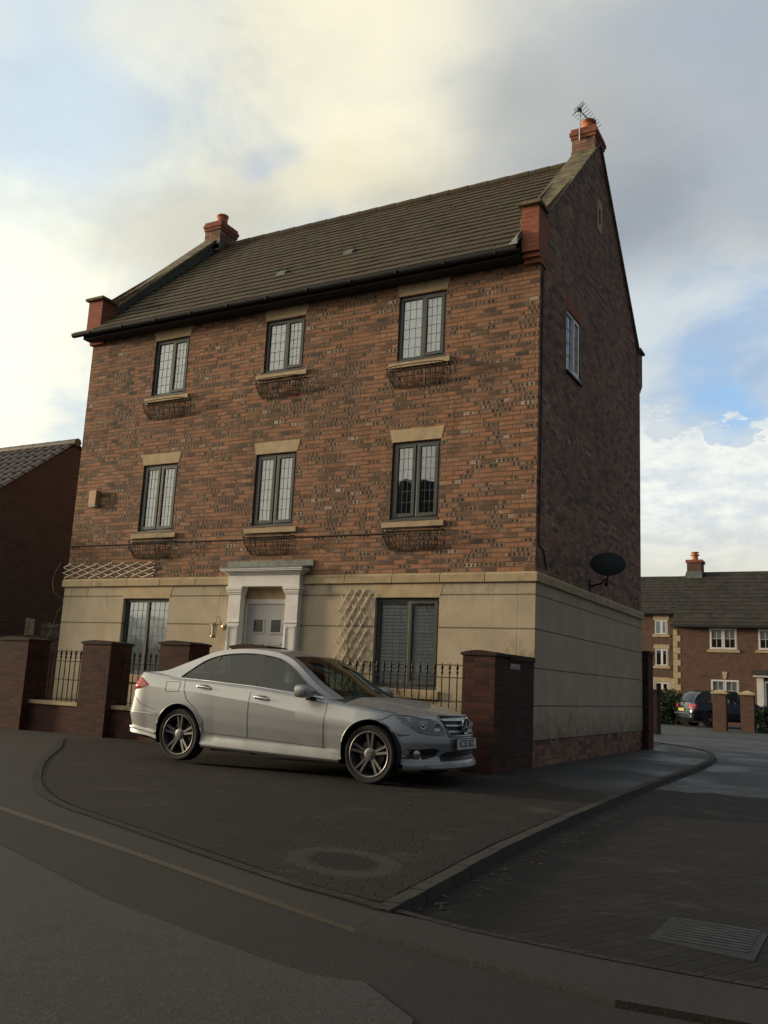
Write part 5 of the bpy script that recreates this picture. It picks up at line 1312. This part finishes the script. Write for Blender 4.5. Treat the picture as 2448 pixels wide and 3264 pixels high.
# lower intake, splitter, sills
def fpatch(name, m, fn, parent, smooth=40):
    mb = MB(); mb.grid(fn); return mb.build(name, m, parent, local=True, smooth=smooth)
fpatch('lower_intake', M_trimblack, [[ec(-hw+2*hw*i/ny, z, .004) for i in range(ny+1)] for z, hw in ((.285, .46), (.33, .44), (.385, .36))], silver)
mb = MB()
for z in (.305, .335, .362): mb.tube([ec(-.42+.84*i/ny, z, .007) for i in range(ny+1)], .004, 4)
mb.build('intake_bars', simple('grey_plastic', (.05, .05, .05), .5), silver, local=True)
mb = MB(); lip = []
fl = [p for p in next(l for l in car.LV if l[60].z > .234) if p.x > 1.70]
full = [Vector((p.x, -p.y, p.z)) for p in fl]+[Vector((p.x, p.y, p.z)) for p in fl[::-1][1:]]
mb.grid([[p+Vector((-.01, 0, -.052)) for p in full], [p+Vector(((.012 if p.x > 1.9 else .0), math.copysign(.008, p.y), -.03)) for p in full], [p+Vector(((.008 if p.x > 1.9 else .0), math.copysign(.006, p.y), .012)) for p in full], [p+Vector((-.004, 0, .022)) for p in full]]); mb.build('front_splitter', paint_silver, silver, local=True, smooth=40)
for s in (-1, 1):
    mb = MB(); a = [Vector((-1.0+2.0*i/20, s*.872, .255)) for i in range(21)]
    mb.grid([[p+Vector((0, -s*.03, -.066)) for p in a], [p+Vector((0, -s*.006, -.058)) for p in a], [p+Vector((0, s*.012, -.030)) for p in a], [p+Vector((0, -s*.012, -.018)) for p in a]]); mb.build('side_skirt', simple('skirt_paint', (.46, .47, .46), .3, .5, coat=.6, var=.04), silver, local=True, smooth=40)
    # rear bumper crease
    mb = MB(); mb.tube([Vector((x, s*(car.ysurf(x, .545)+.001), .545-(x+2.0)*.03)) for x in [-1.76-.5*i/8 for i in range(9)]], .007, 6); mb.tube([Vector((x, s*(car.ysurf(x, .33)+.004), .335-(x+2.0)*.12)) for x in [-1.76-.45*i/8 for i in range(9)]], .018, 6)
    mb.build('bumper_moulding', M_chrome if False else paint_silver, silver, local=True, smooth=60)
# number plate
plw = simple('plate_white', (.62, .62, .58), .4, var=.03)
np_ = empty('number_plate', (2.165, 0, .465), None, None); np_.parent = silver; np_.rotation_euler = (0, R(-4), 0)
mb = MB(); mb.box(-.004, .010, -.275, .275, -.066, .066); mb.build('plate_surround', M_trimblack, np_, local=True)
mb = MB(); mb.box(.010, .014, -.26, .26, -.055, .055); mb.build('plate_face', plw, np_, local=True)
def text_mesh(txt, size, m, parent, name):
    cu = bpy.data.curves.new(name, 'FONT'); cu.body = txt; cu.size = size; cu.extrude = .001; cu.align_x = 'CENTER'; cu.align_y = 'CENTER'; cu.offset = .002
    to = bpy.data.objects.new(name+'_tmp', cu); C.objects.link(to); bpy.context.view_layer.update(); dg = bpy.context.evaluated_depsgraph_get()
    me = bpy.data.meshes.new_from_object(to.evaluated_get(dg)); bpy.data.objects.remove(to)
    me.materials.clear(); me.materials.append(m); o = bpy.data.objects.new(name, me); C.objects.link(o); o.parent = parent; return o
tx = text_mesh('KC55 SKC', .115, M_trimblack, np_, 'plate_lettering'); tx.location = (.0155, 0, 0); tx.rotation_euler = (R(90), 0, R(90)); tx.scale = (.82, 1, 1)
# dashboard, wheel, parcel shelf
mb = MB(); mb.hexa([(.45, -.68, .6), (1.0, -.66, .6), (1.0, .66, .6), (.45, .68, .6), (.50, -.68, .93), (1.0, -.62, .92), (1.0, .62, .92), (.50, .68, .93)]); mb.build('dashboard', M_inner, silver, local=True, bevel=.03)
mb = MB(); cs = Vector((.36, -.36, .88)); mb.tube([cs+Vector((.08*math.sin(a), .18*math.cos(a), .17*math.sin(a))) for a in [2*math.pi*k/24 for k in range(24)]], .014, 6, closed=True); mb.tube([cs, cs+Vector((.2, 0, -.1))], .02, 6); mb.build('steering_wheel', M_inner, silver, local=True)
mb = MB(); mb.box(.03, .06, -.10, .10, 1.29, 1.35); mb.build('interior_mirror', M_trimblack, silver, local=True)

# ------------------------------------------------------------------ distance: houses, gate pillars, dark car, bushes
fh = empty('brick_house', (9, 34, 0), 'two-storey brick house with dark tiled roof and white windows across the side road', 'house')
mb = MB(); FX0, FX1, FY, FZ = 5.28, 17.0, 34.0, 4.68
FW = [(7.0, 8.28, 3.54, 4.58, 'up'), (7.02, 8.32, 1.05, 2.10, 'dn'), (9.22, 10.5, 3.56, 4.56, 'up')]
wall_rect(mb, 'y', FY, FX0, FX1, -.1, FZ, [f[:4] for f in FW]+[(9.52, 10.45, 0, 2.0)], 1, 0, .08)
for x in (FX0, FX1): mb.face([(x, FY, -.1), (x, FY+8, -.1), (x, FY+8, FZ), (x, FY+4, 7.78), (x, FY, FZ)])
mb.build('brick_wall', M_far, fh, fix=False)
mb = MB(); tiled_slope(mb, FX0-.05, FX1+.1, FY-.25, FZ-.05, FY+4, 7.88, 14); tiled_slope(mb, FX0-.05, FX1+.1, FY+8.25, FZ-.05, FY+4, 7.88, 14); fr_ = mb.build('roof', M_tile2, fh, fix=False)
mb = MB(); mb.box(FX0-.05, FX1, FY-.36, FY-.24, FZ-.08, FZ+.04); mb.box(FX0, FX1, FY-.24, FY, FZ-.08, FZ-.02); mb.build('gutter', M_gutter, fh)
trf = lambda p: (p[0], p[1]+FY, p[2])
for (a, b, c, d, k) in FW:
    w = window(fh, a, b, c, d, M_white, yf=.01, sash=(0, 1), nx=2, nz=2, fill='none' if k == 'dn' else 'none', tr=trf, lead=M_white, lr=.010, fw=.06)
    mb = MB(); mb.box(a-.12, b+.12, FY-.05, FY+.05, c-.13, c-.02); mb.build('sill', M_stone, w)
    if k == 'dn':
        mb = MB(); xm = (a+b)/2; mb.prism([(xm-.06, FY-.02, d+.02), (xm+.06, FY-.02, d+.02), (xm+.13, FY-.02, d+.38), (xm-.13, FY-.02, d+.38)], (0, .06, 0)); mb.build('keystone', M_stone, w)
    mb = MB(); mb.box(a+.06, b-.06, FY+.16, FY+.18, (c+d)/2, d-.05); mb.build('blind', M_blind, w)
mb = MB()
for i in range(15):
    z = i*.30; L_ = .34 if i % 2 else .20; mb.box(FX0-.012, FX0+L_, FY-.014, FY+.3, z, z+.285)
mb.build('quoins', M_stone, fh)
dr = empty('door', (10.0, FY, 0), None, None); dr.parent = fh; dr.location = Vector((10.0, FY, 0))-fh.location
mb = MB(); mb.box(9.52, 10.45, FY+.06, FY+.1, 0, 2.0); mb.build('door_leaf', simple('grey_green_door', (.14, .16, .14), .5), dr)
mb = MB(); mb.box(9.12, 9.42, FY-.08, FY, 0, 2.25); mb.box(10.55, 10.85, FY-.08, FY, 0, 2.25); mb.box(8.98, 11.0, FY-.25, FY, 2.28, 2.38); mb.box(9.42, 9.52, FY-.02, FY+.06, 0, 2.1); mb.box(9.52, 10.45, FY-.02, FY+.06, 2.0, 2.1); mb.build('door_surround', M_white, dr)
mb = MB(); mb.hexa([(8.9, FY-.3, 2.38), (11.1, FY-.3, 2.38), (11.1, FY, 2.38), (8.9, FY, 2.38), (8.9, FY-.3, 2.42), (11.1, FY-.3, 2.42), (11.1, FY, 2.62), (8.9, FY, 2.62)]); mb.build('door_canopy', M_tile2, dr)
mb = MB(); mb.box(5.36, 6.1, FY+3.5, FY+4.4, 7.3, 8.35); fc = mb.build('chimney', M_far, fh)
mb = MB(); mb.box(5.30, 6.16, FY+3.44, FY+4.46, 8.35, 8.5); mb.build('chimney_cap', M_red, fc); mb = MB(); mb.lathe([(.17, 8.5), (.15, 8.76), (.24, 8.78), (.24, 8.83), (.12, 8.85), (.12, 8.90), (.22, 8.92), (.2, 8.97)], Matrix.Translation((5.72, FY+3.9, 0)), 14); mb.build('chimney_pot', M_terra, fc, smooth=40)
mb = MB(); mb.box(5.32, 6.14, FY+3.46, FY+4.44, 7.3, 7.86); mb.build('chimney_flashing', M_lead, fc)

th = empty('terrace_house', (-1, 56, 0), 'tall three-storey terrace with small white windows beyond the brick house', 'house')
mb = MB(); TX0, TX1, TY, TZ = -9.0, 2.5, 56.0, 7.25
TW = [(-.96, -.02, 5.05, 6.70), (-.90, .02, 2.35, 4.0), (-.98, .15, .1, 1.9)]
TW = [(-.34, .60, 5.70, 6.75), (-.32, .62, 3.40, 4.62), (-.36, .66, .60, 2.22)]
wall_rect(mb, 'y', TY, TX0, TX1, 2.45, TZ, [t_ for t_ in TW[:2]], 1, 0, .1)
for x in (TX0, TX1): mb.face([(x, TY, -.1), (x, TY+8, -.1), (x, TY+8, TZ), (x, TY+4, 10.4), (x, TY, TZ)])
mb.build('brick_wall', M_far, th, fix=False)
mb = MB(); wall_rect(mb, 'y', TY-.02, TX0, TX1, -.1, 2.5, [TW[2]], 1, 0, .1); mb.build('rendered_wall', simple('far_render', (.50, .42, .28), .9), th, fix=False)
mb = MB(); tiled_slope(mb, TX0, TX1+.1, TY-.25, TZ-.05, TY+4, 10.5, 13); tiled_slope(mb, TX0, TX1+.1, TY+8.25, TZ-.05, TY+4, 10.5, 13); mb.build('roof', M_tile2, th, fix=False)
mb = MB(); mb.box(TX0, TX1, TY-.36, TY-.24, TZ-.1, TZ+.05); mb.build('gutter', M_gutter, th)
trt = lambda p: (p[0], p[1]+TY, p[2])
for (a, b, c, d) in TW:
    w = window(th, a, b, c, d, M_white, yf=.01, sash=(1,), nx=0, fill='none', tr=trt, fw=.10, mullion=.06)
    mb = MB(); mb.box(a-.15, b+.15, TY-.06, TY+.05, c-.2, c-.02); mb.build('sill', M_stone, w); mb = MB(); mb.box(a-.1, b+.1, TY-.03, TY+.05, d+.01, d+.32); mb.build('lintel', M_stone, w)
# gate pillars
def gpillar(x, y, label):
    r = empty('gate_pillar', (x, y, -.05), label, 'pillar', 'gate pillars across the side road')
    mb = MB(); mb.box(x-.24, x+.24, y-.24, y+.24, -.1, 1.36); mb.build('shaft', M_far, r)
    mb = MB(); mb.box(x-.30, x+.30, y-.30, y+.30, 1.36, 1.42); A_ = [(x-.30, y-.30, 1.42), (x+.30, y-.30, 1.42), (x+.30, y+.30, 1.42), (x-.30, y+.30, 1.42)]
    for i in range(4): mb.face([A_[i], A_[(i+1) % 4], (x, y, 1.54)])
    mb.build('cap', M_stone, r)
gpillar(8.83, 24.6, 'brick gate pillar with pyramid stone cap hiding the front of the dark car')
gpillar(9.83, 24.6, 'brick gate pillar with pyramid stone cap nearer the white house door')
# rear garden wall beyond the gable
gw = empty('rear_garden_wall', (9.85, 7.2, 0), 'tall brick garden pier touching the rear corner of the gable', 'wall')
mb = MB(); mb.box(9.55, 10.02, D+.08, D+.55, -.05, 2.02); mb.build('pier', M_wallbrick, gw); mb = MB(); mb.box(9.53, 10.04, D+.06, D+.57, 2.02, 2.09); mb.build('coping', M_cap, gw)
gw2 = empty('brick_pier', (7.9, 17.3, 0), 'low brick pier further down the side road left of the bush', 'pillar')
mb = MB(); mb.box(7.75, 8.05, 17, 17.6, -.08, 1.30); mb.build('shaft', M_wallbrick, gw2); mb = MB(); mb.box(7.71, 8.09, 16.96, 17.64, 1.30, 1.37); mb.build('cap', M_cap, gw2)
sheet('verge', [(2, 28.2), (6.2, 28.6), (7.2, 30.2), (7.0, 33.9), (-10, 33.9), (-10, 28.2)], -.035, simple('dry_verge', (.16, .13, .06), .95, var=.3, vscale=3), .03)
# leafy bushes
def leaf_mat(name, c):
    m, g, b = mat(name); oi = g.n.new('ShaderNodeNewGeometry'); n = g.noise(3.0, 3, .6, oi.outputs['Position'])
    g.put(b.inputs['Base Color'], g.mix(n, tuple(x*.55 for x in c), tuple(x*1.5 for x in c))); b.inputs['Roughness'].default_value = .6; return m
M_leaf = leaf_mat('hedge_leaf', (.045, .065, .025))
def bush(name, cx, cy, rx, ry, h, n, label, seed, ls=.09):
    rnd = random.Random(seed); r = empty(name, (cx, cy, -.05), label, 'bush'); mb = MB()
    for _ in range(9):
        a = rnd.uniform(0, 6.28); q = Vector((cx+rx*.6*math.cos(a), cy+ry*.6*math.sin(a), h*rnd.uniform(.6, .9))); mb.tube([(cx+rx*.2*math.cos(a), cy+ry*.2*math.sin(a), -.05), (Vector((cx, cy, h*.4))+q)/2, q], .03, 5, taper=.3)
    mb.build('stems', simple('bark', (.06, .045, .03), .9), r)
    mb = MB(); cl_ = [(rnd.uniform(-.75, .75), rnd.uniform(-.75, .75), rnd.uniform(.12, .82), rnd.uniform(.22, .42)) for _ in range(26)]
    for _ in range(n):
        a, b, c, rr = rnd.choice(cl_); v = Vector((rnd.gauss(0, 1), rnd.gauss(0, 1), rnd.gauss(0, 1))).normalized()*rr*rnd.uniform(.6, 1.05)
        p = Vector((cx+(a+v.x)*rx, cy+(b+v.y)*ry, max(0, (c+v.z*.8)*h))); u = Vector((rnd.gauss(0, 1), rnd.gauss(0, 1), rnd.gauss(0, 1))).normalized(); w_ = u.orthogonal().normalized()
        s_ = ls*rnd.uniform(.6, 1.3); mb.face([p-u*s_, p+w_*s_*.45, p+u*s_, p-w_*s_*.45])
    mb.build('foliage', M_leaf, r, fix=False)
bush('bush', 5.6, 29.6, 1.25, .9, 1.45, 5000, 'dark leafy bush left of the dark car in front of the terrace', 3)
bush('hedge', 11.6, 25.4, 1.5, .7, 1.05, 4500, 'low dark hedge at the right edge behind the second gate pillar', 5)
# dark car
navy = empty('dark_hatchback', (8.55, 29.2, -.05), 'dark blue estate car with red tail lamp parked behind the far gate pillars', 'car', rot=(0, 0, R(36)))
NP = dict(archy=.885, xcr=-1.9, xcf=1.3, wheels=(-1.33, 1.33), arch=.37, wr=.34, cabin=(-1.95, .9), cowlbulge=lambda x: 0.0,
  levels=[dict(z=Z((-2.3, .30), (2.3, .25)), w=.80, xr=2.12, xf=2.1), dict(z=Z((-2.3, .40), (2.3, .36)), w=.87, xr=2.2, xf=2.17), dict(z=Z((-2.3, .65), (2.3, .60)), w=.89, xr=2.2, xf=2.15), dict(z=Z((-2.3, .90), (2.3, .80)), w=.87, xr=2.12, xf=2.05), dict(z=Z((-2.3, 1.03), (1, .98), (2.2, .85)), w=.81, xr=2.06, xf=1.98)],
  crown=[(-2.3, .02), (.8, .03), (1.4, .05), (2.1, .02)],
  arc=[(.98, .97, .76), (.55, 1.25, .70), (.2, 1.46, .64), (-.3, 1.55, .62), (-.9, 1.55, .62), (-1.5, 1.50, .62), (-1.78, 1.35, .66), (-2.0, 1.04, .74)],
  dlo=[(.82, 1.0), (.5, 1.2), (.15, 1.39), (-.3, 1.46), (-.9, 1.46), (-1.4, 1.40), (-1.6, 1.28), (-1.7, 1.06)], belt=Z((-2.1, 1.03), (1, .97)), belty=.80,
  pillars=[(-.4, -.25, -.4, -.25)], gaps=[[(-.32, .95), (-.32, .45)], [(.8, .9), (.78, .4)]],
  iw=lambda A: min(range(len(A)), key=lambda i: abs(A[i].x-.15)+(A[i].y < 1.2)*9), ir=lambda A: min(range(len(A)), key=lambda i: abs(A[i].x+1.5)+(A[i].y < 1.2)*9),
  bulge=lambda x: .2*max(0, min(1, (x+.2)/1.1)) if x > -.6 else -.08*max(0, min(1, (-x-1.2)/.8)), roofcrown=.03, crownk=lambda x: 1)
cn = build_car(NP, navy, M_navy)
for x in (-1.33, 1.33):
    for s in (-1, 1): wheel(navy, x, s, .34, .25, .875)
for s in (-1, 1):
    pts = [Vector((-1.93, s*cn.ysurf(-1.93, .95), .95)), Vector((-1.90, s*.80, .78)), Vector((cn.xfront(.66, .78, True), s*.66, .78)), Vector((cn.xfront(.50, .84, True), s*.50, .84)), Vector((cn.xfront(.56, .97, True), s*.56, .97))]
    patch('tail_lamp', M_red_lens, pts, .02, .03, navy, cn)
mb = MB(); mb.box(-2.215, -2.20, -.26, .26, .66, .78); mb.build('number_plate', simple('plate_yellow', (.5, .4, .1), .5), navy, local=True)
mb = MB(); mb.tube([(-2.18, .7, .56), (-2.22, .4, .57), (-2.225, 0, .57), (-2.22, -.4, .57), (-2.18, -.7, .56)], .03, 6); mb.build('rear_bumper', simple('grey_bumper', (.07, .075, .08), .4), navy, local=True, smooth=60)

# ------------------------------------------------------------------ houses across the street, out of frame: added for glass and paint to reflect
def added_opposite_house(x0, x1, y0, y1, ez, rz, label):      # front wall faces +y at y1
    h = empty('brick_house', ((x0+x1)/2, (y0+y1)/2, 0), label, 'house')  # added house out of frame, there only to be reflected
    ws = []; n = int((x1-x0)/3.2)
    for fl in range(int(ez//2.6)):
        for i in range(n):
            cx = x0+(x1-x0)*(i+.5)/n
            if fl == 0 and i == n//2: continue
            ws.append((cx-.5, cx+.5, 1.0+2.6*fl, 2.2+2.6*fl))
    dx0 = x0+(x1-x0)*(n//2+.5)/n; dr_ = (dx0-.48, dx0+.48, .05, 2.1)
    mb = MB(); wall_rect(mb, 'y', y1, x0, x1, -.1, ez, ws+[dr_], -1, 0, .12); mb.build('front_wall', M_far, h, fix=False)
    mb = MB(); ym = (y0+y1)/2
    mb.face([(x0, y0, -.1), (x1, y0, -.1), (x1, y0, ez), (x0, y0, ez)]); mb.build('rear_wall', M_far, h, fix=False)
    for x in (x0, x1):
        mb = MB(); mb.face([(x, y0, -.1), (x, y1, -.1), (x, y1, ez), (x, ym, rz-.05), (x, y0, ez)]); mb.build('gable_wall', M_far, h, fix=False)
    mb = MB(); tiled_slope(mb, x0-.1, x1+.1, y0-.3, ez-.1, ym, rz, 16); tiled_slope(mb, x0-.1, x1+.1, y1+.3, ez-.1, ym, rz, 16); mb.build('roof', M_tile2, h, fix=False)
    for (a, b, c, d) in ws:
        w = empty('window', ((a+b)/2, y1, c), None, None); w.parent = h; w.location = Vector(((a+b)/2, y1, c))-h.location
        mb = MB()
        for q in ((a, a+.06, c, d), (b-.06, b, c, d), (a+.06, b-.06, c, c+.06), (a+.06, b-.06, d-.06, d), ((a+b)/2-.03, (a+b)/2+.03, c+.06, d-.06)): mb.box(q[0], q[1], y1-.10, y1-.05, q[2], q[3])
        mb.build('frame', M_white, w); mb = MB(); mb.face([(a, y1-.08, c), (b, y1-.08, c), (b, y1-.08, d), (a, y1-.08, d)]); mb.build('pane', M_glazed, w, fix=False)
    mb = MB(); mb.box(dr_[0], dr_[1], y1-.14, y1-.09, dr_[2], dr_[3]); mb.build('door', M_door, h)
    mb = MB(); mb.box(x0+.3, x0+1.0, ym-.3, ym+.4, rz-.6, rz+.9); mb.build('chimney', M_far, h)
added_opposite_house(-10.5, 1.5, -33, -25, 8.0, 11.8, 'three-storey house added out of frame across the street, to be reflected in the front windows')
added_opposite_house(7.5, 21.0, -35, -27, 5.3, 8.6, 'two-storey house added out of frame behind the viewer, to be reflected in the silver car')

rnd = random.Random(21); mb = MB()
def leafbit(x, y, z):
    a = rnd.uniform(0, 6.28); r_ = rnd.uniform(.010, .026); q = [Vector((x+r_*math.cos(a+k*1.57)*(1 if k % 2 else .6), y+r_*math.sin(a+k*1.57)*(1 if k % 2 else .6), z+rnd.uniform(.002, .012))) for k in range(4)]
    mb.face(q)
for _ in range(220):
    t_ = rnd.random(); leafbit(9.93+abs(rnd.gauss(0, .12)), -1.5+t_*6.0, .046)
for _ in range(160): leafbit(rnd.uniform(3, 9.4), -1.66-abs(rnd.gauss(0, .10)), .046)
for _ in range(160):
    t_ = rnd.random(); leafbit(12.16-.42*t_+rnd.gauss(.12, .05), -8.4+t_*10, -.018)
for _ in range(110): leafbit(rnd.uniform(6, 12), rnd.uniform(-7, -2), .048)
tag(mb.build('fallen_leaves', simple('dead_leaf', (.085, .055, .025), .8, var=.5, vscale=15), fix=False), 'scattered dead leaves and grit along the wall foot and kerb', 'leaves', kind='stuff')
